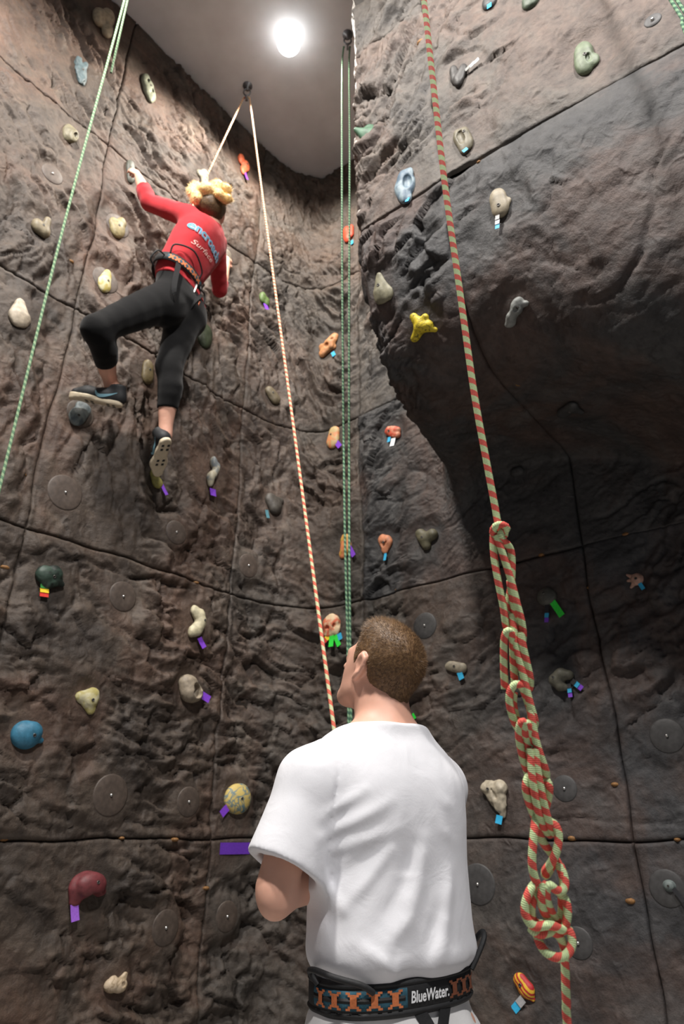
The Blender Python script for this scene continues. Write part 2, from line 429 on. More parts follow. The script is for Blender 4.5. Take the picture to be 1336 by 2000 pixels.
def build_panels():
    for sd, cs in SIDES.items():
        for c in cs:
            W = SEAMS[c+1]-SEAMS[c]
            seen = c in (2, 3, 4, 5, 6)
            step = 0.0095 if seen else 0.03
            for r in range(5):
                if c == 5 and r >= 2:           # more columns where the boulder's flank turns out
                    kn = np.array([0, 0.52, 0.93, W]); wgt = np.array([0, 0.52/step, 0.52/step+155, 0.52/step+155+(W-0.93)/step])
                    us = np.interp(np.arange(int(wgt[-1])+1), wgt, kn); us = np.concatenate([[0, .0025, .007], us[2:-2], [W-.007, W-.0025, W]])
                    us[-1] = W
                else: us = axis_samples(W, step)
                Lv = PW
                if r == 2 and c >= 5: Lv = 2.35
                vs_ = axis_samples(Lv, step)
                P = grid_wall(us+SEAMS[c], r, vs_/Lv); n = grid_normals(P)
                sh = P.shape[:2]
                h = rock_height(P.reshape(-1, 3), n.reshape(-1, 3)).reshape(sh)
                eu = np.minimum(us, W-us)[:, None]; ev = np.minimum(vs_, Lv-vs_)[None, :]
                e = np.minimum(eu, ev)+0*h
                fade = sstep(0.0, 0.09, e)
                h = h*(0.45+0.55*fade) - 0.018*(1-sstep(0.0, 0.0062, e))
                Q = P + n*h[..., None]
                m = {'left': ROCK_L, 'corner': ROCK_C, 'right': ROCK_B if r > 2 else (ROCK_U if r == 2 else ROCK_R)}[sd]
                obj('rock_panel', Q.reshape(-1, 3), grid_faces(*sh), m, WALLS[sd])
# ------------------------------------------------------------------ floor, ceiling, lamps
def slab(name, x0, x1, y0, y1, z0, z1, mat):
    V = [(x, y, z) for z in (z0, z1) for y in (y0, y1) for x in (x0, x1)]
    F = [(0, 2, 3, 1), (4, 5, 7, 6), (0, 1, 5, 4), (2, 6, 7, 3), (0, 4, 6, 2), (1, 3, 7, 5)]
    return obj(name, V, F, mat, smooth=False)
M_CEIL = simple('ceiling_grey_paint', srgb(200, 201, 204), 0.8, grain=0.08, scale=5, bump=0.1)
M_FLOOR = simple('floor_rubber', srgb(158, 155, 152), 0.8, grain=0.2, scale=40, bump=0.2)
tag(slab('ceiling', -4.2, 4.2, -3.5, 4.6, CEIL, CEIL+0.12, M_CEIL), 'plain grey painted ceiling above the climbing walls', 'ceiling', kind='structure')
tag(slab('floor', -4.2, 4.2, -3.5, 4.6, -0.10, 0.0, M_FLOOR), 'pale grey rubber gym floor under the climbing walls', 'floor', kind='structure')
def lathe(prof, seg=32, center=(0, 0, 0)):
    n = len(prof); V = []; F = []
    for (r, z) in prof:
        for k in range(seg):
            a = 2*math.pi*k/seg; V.append((center[0]+r*math.cos(a), center[1]+r*math.sin(a), center[2]+z))
    for i in range(n-1):
        for k in range(seg):
            F.append((i*seg+k, i*seg+(k+1) % seg, (i+1)*seg+(k+1) % seg, (i+1)*seg+k))
    return V, F
M_GLOBE, nt, b = mat_new('lamp_globe_glow')
b.inputs['Base Color'].default_value = (1, 1, 1, 1); b.inputs['Emission Color'].default_value = (1.0, 0.98, 0.95, 1); b.inputs['Emission Strength'].default_value = 7.0
M_LAMPB = simple('lamp_base', srgb(120, 120, 120), 0.5)
for i, (x, y, w, colr) in enumerate(LAMPS):
    t = empty('ceiling_lamp', (x, y, CEIL))
    V, F = lathe([(0.001, 0), (0.034, 0), (0.034, -0.015), (0.030, -0.022), (0.001, -0.022)]); obj('lamp_base', V, F, M_LAMPB, t)
    V, F = lathe([(0.078*math.sin(a), -0.095-0.078*math.cos(a)) for a in np.linspace(0.001, math.pi*0.93, 20)]); g = obj('globe', V, F, M_GLOBE, t)
    g.visible_shadow = True
    tag(t, ['glowing round ceiling lamp above the corner of the climbing walls', 'round ceiling lamp over the hall behind the left wall side', 'round ceiling lamp over the hall on the right'][i], 'lamp', 'round ceiling lamps')
    ld = bpy.data.lights.new('lamp_light', 'SPOT'); ld.energy = w; ld.color = colr; ld.shadow_soft_size = 0.07 if i == 0 else 0.14
    ld.spot_size = math.radians(172); ld.spot_blend = 0.35
    lo = bpy.data.objects.new('lamp_light', ld); link(lo, t); lo.location = (0, 0, -0.26)
# ------------------------------------------------------------------ climbing holds, tape tags, bolt plates
def proj(p):
    d = np.asarray(p)-CAM; c, s = math.cos(PITCH), math.sin(PITCH)
    f = c*d[1]+s*d[2]; y = -s*d[1]+c*d[2]
    return np.array([668+FPX*d[0]/f, 1000-FPX*y/f])
def frame(n):
    up = np.array([0, 0, 1.0]); 
    if abs(n[2]) > 0.9: up = np.array([0, 1.0, 0])
    e1 = unit(np.cross(up, n)); e2 = np.cross(n, e1); return e1, e2
_mats = {}
def hold_mat(c1, c2=None, style='plain'):
    key = (c1, c2, style)
    if key in _mats: return _mats[key]
    m, nt, b = mat_new('hold_resin'); L = nt.links
    tc = N(nt, 'ShaderNodeTexCoord'); A = srgb(*c1); B = srgb(*(c2 or tuple(int(v*0.80) for v in c1)))
    if style == 'stripe':
        t = N(nt, 'ShaderNodeTexWave', i_Scale=28.0, i_Distortion=3.0, i_Detail=2.0); t.bands_direction = 'DIAGONAL'; st = [(0.44, A), (0.52, B)]
    elif style == 'swirl':
        t = N(nt, 'ShaderNodeTexNoise', i_Scale=13.0, i_Detail=1.5, i_Distortion=2.2); st = [(0.42, A), (0.50, B), (0.58, A)]
    elif style == 'veins':
        t = N(nt, 'ShaderNodeTexNoise', i_Scale=26.0, i_Detail=2.0, i_Distortion=2.5); st = [(0.44, A), (0.485, B), (0.53, A)]
    elif style == 'blotch':
        t = N(nt, 'ShaderNodeTexNoise', i_Scale=22.0, i_Detail=3.0, i_Distortion=0.5); st = [(0.44, A), (0.58, B)]
    else:
        t = N(nt, 'ShaderNodeTexNoise', i_Scale=45.0, i_Detail=4.0); st = [(0.30, B), (0.62, A)]
    L.new(tc.outputs['Object'], t.inputs['Vector'])
    n2 = N(nt, 'ShaderNodeTexNoise', i_Scale=320.0, i_Detail=3.0); L.new(tc.outputs['Object'], n2.inputs['Vector'])
    c = ramp(nt, t.outputs[0], st); g = ramp(nt, n2.outputs[0], [(0.3, (0.86, 0.86, 0.86, 1)), (0.7, (1.05, 1.05, 1.05, 1))])
    L.new(mixc(nt, 1.0, c, g, 'MULTIPLY'), b.inputs['Base Color'])
    b.inputs['Roughness'].default_value = 0.55; b.inputs['Specular IOR Level'].default_value = 0.4
    bp = N(nt, 'ShaderNodeBump', i_Strength=0.35, i_Distance=0.0012); L.new(n2.outputs[0], bp.inputs['Height']); L.new(bp.outputs[0], b.inputs['Normal'])
    _mats[key] = m; return m
def tape_mat(c): 
    if ('t', c) not in _mats: _mats[('t', c)] = simple('cloth_tape', srgb(*c), 0.6, grain=0.12, scale=150, bump=0.2)
    return _mats[('t', c)]
M_BOLT = simple('bolt_dull', srgb(92, 90, 86), 0.45, 0.7, grain=0.2)
M_HOLE = simple('bolt_hole_dark', srgb(22, 20, 20), 0.9)
PU, TE, GR, WH, YE, RD, BK = (118, 58, 190), (40, 160, 205), (40, 215, 60), (222, 226, 230), (235, 200, 40), (205, 50, 40), (30, 30, 34)
def strip(L, w, th=0.0012, curl=0.25, seg=5):       # a tape strip hanging along -y, lifted off the wall
    V = []; F = []
    for i in range(seg+1):
        y = -L*i/seg; z = 0.004+curl*L*(i/seg)**1.6*0.5
        V += [(-w/2, y, z), (w/2, y, z), (w/2, y, z+th), (-w/2, y, z+th)]
    for i in range(seg):
        a = 4*i
        for k in range(4): F.append((a+k, a+4+k, a+4+(k+1) % 4, a+(k+1) % 4))
    F += [(0, 1, 2, 3), (4*seg+3, 4*seg+2, 4*seg+1, 4*seg)]
    return np.array(V), F
HOLDS = []
def hold(px, py, w, h, prims, col, label, col2=None, style='plain', sub=(), depth=0.8, bolt=None, tags=(), k=0.18, noise=0.05, name='climbing_hold', wall=None, lift=0.38):
    HOLDS.append(dict(px=px, py=py, w=w, h=h, prims=prims, col=col, label=label, col2=col2, style=style, sub=sub, depth=depth, bolt=bolt, tags=tags, k=k, noise=noise, name=name, wall=wall, lift=lift))
def place_hold(H):
    r0 = hit(H['px'], H['py'])
    if H['wall'] is not None: r0 = H['wall']
    if r0 is None: print('hold misses wall', H['label']); return
    loc, n = r0
    e1, e2 = frame(n)
    def kk(e): return np.linalg.norm(proj(loc+e*0.01)-proj(loc-e*0.01))/0.02
    k1, k2, k3 = kk(e1), kk(e2), kk(n)
    Rx = H['w']/2/k1
    Rz = H['depth']*0.8*min(Rx, H['h']/2/max(k2, 1.0)*1.2)
    Ry = math.sqrt(max((H['h']/2)**2-(0.5*Rz*k3)**2, (0.30*H['h'])**2))/k2
    Ry = min(Ry, 1.7*Rx*max(1, H['h']/H['w']))
    # stand so that mid-depth of the hold, not its foot, is seen at the pixel
    r = ray(H['px'], H['py']); q = H['lift']*Rz
    t = ((loc+n*q-CAM)@n)/(r@n); c0 = CAM+r*t-n*q
    H.update(c=c0, n=n, e1=e1, e2=e2, R=(Rx, Ry, Rz))
    FLAT.append((c0, 1.12*max(Rx, Ry)))
def build_hold(H):
    if 'c' not in H: return
    c0, n, e1, e2 = H['c'], H['n'], H['e1'], H['e2']; Rx, Ry, Rz = H['R']
    def f(P):
        d = None
        for ch in H['prims']:
            ch = [(x*.92, y*.92, z, r*1.16) for x, y, z, r in ch]
            if len(ch) == 1: ch = ch*2
            c = chain(P, ch, H['k']); d = c if d is None else smin(d, c, H['k'])
        for ch in H['sub']:
            ch = list(ch)
            if len(ch) == 1: ch = ch*2
            d = smax(d, -chain(P, [(x*.92, y*.92, z-.20, r*1.12) for x, y, z, r in ch], 0.1), 0.07)
        if H['noise']: d = d + H['noise']*fbm(P*2.3+H['px'], 2)
        return smax(d, -(P[:, 2]+0.12), 0.06)
    big = max(H['w'], H['h']) > 44
    V, F = surface_nets(f, (-1.4, -1.4, -0.25), (1.4, 1.4, 1.5), 0.065 if big else 0.085, relax=1)
    for kx in (0, 1):
        a_, b_ = V[:, kx].min(), V[:, kx].max(); V[:, kx] = (V[:, kx]-(a_+b_)/2)*2/(b_-a_)
    V[:, 2] *= 1.0/max(V[:, 2].max(), .5)
    t = empty(H['name'], c0); t.rotation_euler = Matrix((e1, e2, n)).transposed().to_euler()
    S = np.array([Rx, Ry, Rz])
    obj('grip', V*S, F, hold_mat(H['col'], H['col2'], H['style']), t)
    if H['bolt'] is not None:
        bx, by = H['bolt']; bv = BVHTree.FromPolygons([tuple(v) for v in V], [tuple(map(int, q)) for q in F])
        l, nn, _, _ = bv.ray_cast(Vector((bx, by, 3)), Vector((0, 0, -1)))
        if l is not None:
            p = np.array(l)*S; rr = min(0.0075, 0.20*min(Rx, Ry))
            bo = obj('bolt', *lathe([(0.0005, 0.0006), (rr*0.5, 0.0006), (rr*0.55, 0.0022), (rr*0.9, 0.0020), (rr, -0.004)], 14), M_BOLT, t); bo.location = Vector(p)
            z = Vector(np.array(nn)/S).normalized(); bo.rotation_euler = Vector((0, 0, 1)).rotation_difference(z).to_euler()
            V2, F2 = lathe([(0.0004, 0.0012), (rr*0.5, 0.0012)], 10); obj('socket', V2, F2, M_HOLE, bo)
    k1 = np.linalg.norm(proj(c0+e1*0.01)-proj(c0-e1*0.01))/0.02
    J = np.stack([(proj(c0+e*0.01)-proj(c0-e*0.01))/0.02 for e in (e1, e2)], 1); Ji = np.linalg.inv(J)
    for (dx, dy, ex, ey, wpx, cols) in H['tags']:            # from (dx,dy) to (ex,ey) px offsets from the hold centre
        a = Ji@np.array([dx, dy], float); b_ = Ji@np.array([ex, ey], float); d = b_-a; L = np.linalg.norm(d); wm = wpx/k1
        V, F = strip(L/len(cols), wm); ang = math.atan2(d[0], -d[1])
        for i, cc in enumerate(cols):
            s_ = obj('tape_tag', V, F, tape_mat(cc), t, smooth=False)
            p = a + d*i/len(cols); s_.location = (p[0], p[1], 0.012 if i == 0 else 0.012); s_.rotation_euler = (0, 0, ang)
    tag(t, H['label'], 'climbing hold')

S1 = lambda *a: [tuple(a)]
OVAL = [[(0, -0.25, 0.1, 0.72), (0, 0.25, 0.1, 0.72)]]
# ---- upper left wall
hold(203, 38, 54, 48, [S1(-0.45, 0.0, 0.3, 0.5), S1(0.25, 0.45, 0.35, 0.52), S1(0.5, -0.4, 0.3, 0.42), S1(-0.1, 0.2, 0.1, 0.5)], (172, 158, 134), 'cream hold of three bulbs at the top of the left wall', k=0.06, depth=1.0)
hold(158, 138, 36, 48, [[(-0.5, 0.5, 0.2, 0.4), (0.2, -0.5, 0.3, 0.42)], [(0.3, 0.7, 0.3, 0.25), (-0.3, -0.1, 0.3, 0.4)], [(0.5, -0.7, 0.1, 0.25), (0.3, 0, 0.3, 0.3)]], (84, 100, 104), 'slate blue craggy hold under the three-bulb hold', k=0.04, noise=0.16, bolt=(0.1, 0.0))
hold(291, 172, 40, 42, [[(-0.5, 0.4, 0.2, 0.42), (0.5, -0.4, 0.2, 0.42)], S1(0, 0, 0.2, 0.5)], (138, 142, 122), 'pale grey-green oval hold with two dimples near the ceiling edge', sub=[S1(-0.3, 0.3, 0.65, 0.2), S1(0.3, -0.2, 0.65, 0.2)], bolt=(0, 0.05), k=0.1)
hold(139, 259, 34, 34, [[(-0.2, 0.1, 0, 0.7), (0.15, -0.1, 0.75, 0.52)]], (112, 106, 84), 'olive drum-shaped hold with a dark hole, upper left wall', sub=[S1(0.3, -0.15, 1.3, 0.26)], depth=1.2)
hold(82, 440, 42, 38, [[(-0.5, -0.15, 0.2, 0.48), (0.3, -0.3, 0.3, 0.45)], [(0.2, -0.2, 0.35, 0.35), (0.25, 0.7, 0.5, 0.28)]], (120, 110, 88), 'olive duck-shaped knob hold at the left edge', bolt=(0.0, -0.2), k=0.08, depth=1.0)
hold(230, 441, 38, 42, [S1(0.05, -0.25, 0.2, 0.68), S1(0.35, 0.55, 0.3, 0.42), S1(-0.5, 0.05, 0.25, 0.4)], (142, 130, 92), 'olive-yellow lobed hold left of the climber\'s shoulder', bolt=(0.0, -0.1), k=0.12)
hold(206, 547, 30, 46, [[(0.1, 0.55, 0.2, 0.42), (-0.05, -0.3, 0.25, 0.66)]], (182, 176, 138), 'pale yellow bean hold with a bolt, left of the harness', bolt=(0.25, -0.05), col2=(164, 150, 84), style='blotch')
hold(41, 611, 48, 54, [[(-0.1, 0.55, 0.25, 0.38), (0.05, -0.25, 0.3, 0.72)], S1(0.45, -0.4, 0.2, 0.42)], (172, 160, 142), 'large whitish teardrop hold at the left edge', k=0.2)
hold(256, 335, 26, 40, [[(-0.2, 0.4, 0.3, 0.5), (0.2, -0.5, 0.2, 0.5)]], (78, 80, 72), 'dark grey-green hold gripped by the climber\'s left hand', depth=0.9)
hold(396, 345, 28, 32, [[(0.2, 0.5, 0.3, 0.5), (0.3, -0.5, 0.3, 0.5)], [(-0.6, 0.2, 0.1, 0.35), (0, 0.3, 0.2, 0.4)]], (160, 156, 138), 'cream hold with a bolt hole just above the climber\'s hair', bolt=(0.3, -0.1))
hold(476, 322, 28, 34, [S1(-0.4, 0.5, 0.2, 0.45), S1(0.4, 0.1, 0.3, 0.5), S1(0.1, -0.5, 0.2, 0.38)], (226, 110, 72), 'bright orange lumpy hold beside the ceiling pulley rope', bolt=(0.3, 0.1), tags=[(2, 14, 5, 30, 6, [PU])], k=0.1)
hold(157, 808, 42, 50, [S1(-0.35, -0.4, 0.3, 0.6), [(0.3, 0.5, 0.25, 0.5), (-0.1, -0.1, 0.3, 0.55)], S1(-0.2, 0.6, 0.2, 0.38)], (112, 122, 122), 'blue-grey knobbly hold under the climber\'s left shoe', bolt=(-0.3, -0.35), col2=(80, 90, 94), style='blotch')
hold(305, 936, 28, 32, [[(-0.4, 0.6, 0.4, 0.36), (0.2, -0.3, 0.4, 0.5)]], (146, 140, 78), 'small yellow-green hold under the climber\'s right toe', tags=[(8, 6, 18, 32, 7, [PU])], depth=1.0)
hold(416, 922, 22, 60, [[(-0.1, 0.75, 0.3, 0.3), (0.45, 0.35, 0.35, 0.3), (0.2, -0.1, 0.35, 0.28), (-0.35, -0.5, 0.35, 0.34), (-0.2, -0.75, 0.3, 0.3)]], (164, 158, 138), 'cream and grey S-curved hold right of the climber\'s foot', col2=(112, 118, 120), style='blotch', tags=[(0, 32, 0, 46, 12, [PU])], k=0.1, depth=1.6)
hold(290, 726, 26, 46, [[(0.0, 0.4, 0.2, 0.55), (0.1, -0.4, 0.2, 0.6)]], (112, 98, 66), 'olive oval hold half hidden behind the climber\'s right knee', bolt=(0, 0.1))
hold(402, 655, 32, 46, OVAL, (52, 60, 42), 'dark green round hold in shadow below the climber\'s hip')
hold(517, 584, 22, 24, [S1(-0.3, 0.2, 0.2, 0.55), S1(0.45, -0.1, 0.3, 0.5)], (88, 112, 60), 'small mossy green hold with purple tape by the belay rope', tags=[(0, 10, 4, 26, 9, [PU])])
hold(533, 772, 32, 30, [[(-0.4, 0.4, 0.3, 0.5), (0.3, -0.3, 0.3, 0.55)]], (104, 94, 74), 'dull olive hold left of the belay rope at mid height', bolt=(-0.2, 0.1))
hold(444, 500, 22, 26, [S1(-0.1, 0.0, 0.3, 0.75)], (120, 112, 100), 'grey stone hold in the climber\'s right hand')
# ---- lower left wall
hold(100, 1127, 60, 50, [S1(-0.45, 0.1, 0.3, 0.58), S1(0.1, 0.35, 0.4, 0.52), [(0.2, -0.2, 0.35, 0.4), (0.85, -0.25, 0.25, 0.2)], S1(-0.2, -0.45, 0.25, 0.42), S1(0.75, 0.1, 0.2, 0.15)], (52, 70, 60), 'dark green lumpy hold with a rainbow tape tag', col2=(28, 36, 32), style='blotch', bolt=(0.05, -0.05), tags=[(-12, 14, -14, 38, 17, [(40, 120, 50), YE, RD])], k=0.1)
hold(386, 1215, 29, 64, [[(-0.5, 0.78, 0.25, 0.30), (0.25, 0.45, 0.35, 0.44), (0.4, 0.0, 0.4, 0.46), (0.15, -0.45, 0.35, 0.44), (-0.5, -0.78, 0.25, 0.34)]], (196, 188, 158), 'cream banana-shaped hold on the left wall', bolt=(0.5, 0.12), tags=[(4, 30, 12, 50, 9, [PU])], k=0.08, depth=1.3)
hold(374, 1345, 44, 56, [[(-0.2, 0.4, 0.2, 0.58), (0.1, -0.3, 0.3, 0.68)]], (150, 138, 120), 'beige hold with a deep finger pocket', sub=[[(0.3, 0.1, 1.4, 0.34), (0.28, 0.0, 0.5, 0.30)], [(0.3, -0.4, 1.4, 0.34), (0.28, -0.3, 0.5, 0.28)]], bolt=(0.45, 0.55), tags=[(20, 10, 36, 22, 12, [PU])], depth=1.1, noise=0.03)
hold(171, 1367, 44, 54, [[(-0.6, 0.2, 0.1, 0.35), (0.3, 0.5, 0.25, 0.42)], [(0.3, 0.5, 0.25, 0.42), (0.4, -0.75, 0.15, 0.26)], [(0.4, -0.7, 0.1, 0.26), (-0.6, 0.2, 0.1, 0.33)], S1(0.2, 0.05, 0.3, 0.5)], (188, 182, 148), 'pale yellow rounded triangle hold', bolt=(0.25, 0.0), k=0.2, col2=(168, 158, 100), style='blotch')
hold(57, 1435, 64, 58, [S1(-0.2, -0.05, 0.05, 0.82), S1(0.05, 0.15, 0.35, 0.62), [(0.3, -0.2, 0.3, 0.35), (0.85, -0.35, 0.2, 0.18)]], (58, 118, 146), 'large teal blue disc hold at the left edge', col2=(46, 98, 122), bolt=(0.15, -0.05), k=0.06, noise=0.02, depth=0.8)
hold(466, 1560, 50, 62, [S1(0, 0.0, 0.25, 0.86), S1(0.3, 0.5, 0.2, 0.45)], (196, 174, 104), 'egg-shaped hold swirled yellow and blue beside the man\'s sleeve', col2=(76, 116, 132), style='swirl', bolt=(0.0, 0.0), tags=[(-18, 14, -34, 30, 11, [PU])], noise=0.03)
hold(176, 1735, 74, 72, [[(-0.05, 0.2, 0.1, 0.80), (0.0, 0.25, 0.5, 0.70)], [(-0.6, 0.0, 0.25, 0.38), (-0.66, -0.75, 0.2, 0.26)], [(0.55, 0.05, 0.2, 0.42), (0.8, -0.2, 0.15, 0.24)]], (112, 52, 56), 'large maroon dome hold scooped out underneath', sub=[[(0.18, -0.85, 0.2, 0.44), (0.22, -0.72, 1.3, 0.42)]], bolt=(0.12, 0.35), tags=[(-28, 30, -28, 62, 15, [(150, 95, 205)])], noise=0.02, depth=1.0)
hold(227, 1921, 44, 42, [S1(-0.35, -0.05, 0.25, 0.58), S1(0.3, -0.2, 0.35, 0.55), [(0.4, 0.1, 0.3, 0.35), (0.8, 0.75, 0.25, 0.2)], S1(-0.3, 0.45, 0.2, 0.3)], (186, 168, 144), 'cream shell-like hold low on the left wall', sub=[S1(0.45, -0.05, 1.05, 0.20)], col2=(150, 132, 106), style='swirl', k=0.06, depth=1.0)
hold(537, 984, 38, 40, [[(-0.4, 0.3, 0.2, 0.5), (0.1, -0.3, 0.25, 0.6)], [(0.2, 0.3, 0.2, 0.35), (0.8, 0.45, 0.15, 0.25)]], (70, 66, 60), 'dark grey hold with a teal tape tag at mid height', tags=[(-16, 12, -14, 28, 6, [(60, 110, 122)])])
# ---- corner wall
hold(680, 456, 24, 32, [[(-0.3, 0.5, 0.3, 0.5), (-0.1, -0.5, 0.3, 0.5)], [(0.5, 0.5, 0.3, 0.4), (0.5, -0.3, 0.3, 0.4)]], (206, 72, 46), 'vivid orange-red hold behind the pair of green ropes', tags=[(8, 14, 9, 22, 5, [TE])], k=0.06)
hold(641, 673, 40, 42, [[(-0.6, -0.6, 0.25, 0.32), (0.1, 0.0, 0.35, 0.42), (0.6, 0.7, 0.25, 0.28)], [(-0.7, 0.0, 0.2, 0.28), (0.1, 0.0, 0.3, 0.34)], [(0.1, 0, 0.3, 0.3), (0.5, -0.3, 0.2, 0.2)]], (196, 138, 92), 'tan orange craggy hold with holes', sub=[S1(-0.1, -0.1, 0.85, 0.17), S1(0.35, 0.3, 0.8, 0.13)], tags=[(8, 14, 12, 22, 7, [TE])], k=0.08, noise=0.12)
hold(650, 854, 26, 42, [[(0.1, 0.45, 0.25, 0.5), (-0.05, -0.4, 0.25, 0.58)]], (208, 138, 92), 'orange-tan oval hold with a bolt and purple tape', col2=(190, 168, 120), style='blotch', bolt=(-0.1, 0.2), tags=[(6, 8, 16, 20, 9, [PU])])
hold(767, 844, 32, 28, [[(-0.55, 0.4, 0.25, 0.45), (0.5, 0.05, 0.25, 0.42)], [(-0.1, -0.1, 0.2, 0.4), (0.6, -0.5, 0.2, 0.32)]], (204, 92, 70), 'coral red block hold with teal and white tape', bolt=(-0.3, 0.15), tags=[(-6, 10, -7, 20, 6, [TE]), (2, 12, 0, 28, 9, [WH])], k=0.08, noise=0.12, col2=(220, 150, 120), style='blotch')
hold(674, 1065, 24, 48, [[(-0.1, 0.5, 0.25, 0.45), (0.0, -0.3, 0.3, 0.5)], S1(-0.3, -0.65, 0.25, 0.38)], (206, 128, 84), 'tall orange-tan hold behind the pair of green ropes', col2=(190, 150, 70), style='blotch', tags=[(8, 2, 20, 22, 8, [PU])], noise=0.12)
hold(752, 1061, 28, 40, [[(-0.3, 0.5, 0.2, 0.45), (0.3, 0.1, 0.25, 0.5), (0.0, -0.6, 0.2, 0.35)], S1(0, 0, 0.3, 0.45)], (208, 138, 102), 'ear-shaped tan orange hold with a spiral dimple', sub=[[(-0.3, 0.0, 0.9, 0.14), (0.0, -0.3, 0.9, 0.14), (0.3, 0.0, 0.9, 0.14)]], bolt=(0, 0.02), tags=[(2, 20, 1, 34, 5, [TE])])
hold(646, 1221, 36, 46, [S1(0, 0.25, 0.25, 0.74), [(-0.3, -0.5, 0.3, 0.36), (0.5, -0.4, 0.3, 0.38)], S1(-0.7, -0.5, 0.15, 0.25)], (214, 112, 80), 'coral and cream hold with green tape legs left of the man\'s head', col2=(222, 196, 160), style='blotch', sub=[S1(-0.2, -0.1, 1.0, 0.2), S1(0.4, -0.05, 0.95, 0.2)], tags=[(2, 18, 2, 42, 9, [GR]), (8, 20, 18, 40, 8, [GR]), (-4, 22, -13, 32, 9, [YE, RD]), (16, 16, 20, 28, 8, [TE])], noise=0.10)
hold(833, 1051, 44, 44, [[(-0.5, 0.6, 0.25, 0.38), (-0.1, 0, 0.25, 0.42)], [(-0.1, 0, 0.25, 0.4), (0.65, 0.2, 0.25, 0.42)], [(-0.1, 0, 0.25, 0.4), (0.0, -0.7, 0.2, 0.32)]], (98, 94, 74), 'olive three-armed hold right of the corner', bolt=(-0.2, 0.02), k=0.2)
# ---- lower right wall
hold(890, 1303, 42, 28, [[(-0.6, 0.25, 0.25, 0.5), (0.5, -0.2, 0.25, 0.55)]], (150, 142, 124), 'beige pebble hold right of the man\'s head', bolt=(0.0, 0.05), tags=[(8, 10, 14, 24, 10, [TE])])
hold(1067, 1165, 38, 36, [S1(0.0, 0.0, 0.25, 0.92)], (84, 84, 78), 'grey ball hold with bright green tape', bolt=(-0.1, 0.3), tags=[(12, 10, 32, 38, 12, [GR]), (2, 14, 1, 50, 8, [BK, BK, TE, PU])], noise=0.01, depth=1.0)
hold(1096, 1327, 48, 46, [[(0.6, 0.35, 0.25, 0.36), (0.0, 0.45, 0.3, 0.48), (-0.5, 0.0, 0.3, 0.5), (-0.2, -0.6, 0.25, 0.38), (0.15, -0.75, 0.2, 0.25)]], (98, 96, 84), 'olive grey crescent hold with two blue tape tags', bolt=(-0.45, 0.15), tags=[(14, 8, 18, 34, 8, [BK, TE, PU]), (20, 2, 40, 18, 10, [BK, TE, PU])], k=0.08, noise=0.02, depth=1.1)
hold(1240, 1132, 34, 30, [S1(0.25, -0.05, 0.2, 0.6), [(0.1, 0.1, 0.15, 0.3), (-0.8, 0.75, 0.1, 0.12)], [(0.1, 0, 0.15, 0.3), (-0.85, 0.0, 0.1, 0.12)], [(0.1, -0.2, 0.15, 0.3), (-0.6, -0.85, 0.1, 0.14)]], (192, 152, 134), 'small pinkish star-edged hold on the far right', bolt=(0.2, 0.0), tags=[(10, 8, 18, 20, 8, [TE])], k=0.08)
hold(966, 1560, 52, 76, [[(-0.6, 0.7, 0.2, 0.34), (0.45, 0.62, 0.25, 0.42)], [(0.4, 0.5, 0.25, 0.42), (0.45, -0.82, 0.15, 0.2)], [(-0.6, 0.65, 0.2, 0.3), (0.3, -0.3, 0.25, 0.35)]], (176, 166, 146), 'cream wedge-shaped stone hold right of the man\'s shoulder', sub=[[(-0.1, 0.55, 0.8, 0.07), (0.2, 0.1, 0.85, 0.09)]], bolt=(-0.3, 0.5), tags=[(10, 32, 8, 48, 12, [TE])], k=0.1, noise=0.14)
hold(1307, 1730, 28, 26, [[(0, 0, 0.1, 0.7), (0, 0, 0.6, 0.55)]], (112, 122, 120), 'small grey-teal round hold at the right edge', bolt=(-0.05, 0.0), tags=[(10, 6, 30, 30, 9, [BK])], depth=1.0, noise=0.0)
hold(1023, 1928, 40, 56, [[(-0.35, 0.5, 0.25, 0.5), (0.2, -0.2, 0.3, 0.56), (0.6, -0.85, 0.1, 0.2)]], (214, 172, 52), 'striped yellow and red oval hold low on the right wall', col2=(170, 40, 44), style='stripe', bolt=(-0.2, 0.15), tags=[(0, 22, -18, 44, 14, [(150, 150, 152), TE])], noise=0.02)
hold(1010, 922, 28, 20, [[(-0.4, 0, 0.2, 0.6), (0.4, 0, 0.2, 0.6)]], (54, 54, 54), 'black low-profile hold in the shade below the boulder', bolt=(0.0, 0.0))
hold(1116, 803, 48, 36, [[(-0.8, 0.1, 0.2, 0.15), (0.2, -0.3, 0.3, 0.4)], [(0.2, -0.4, 0.3, 0.38), (0.5, 0.6, 0.3, 0.42)]], (66, 66, 66), 'dark grey two-pronged hold under the boulder overhang', bolt=(0.2, -0.3), k=0.08)
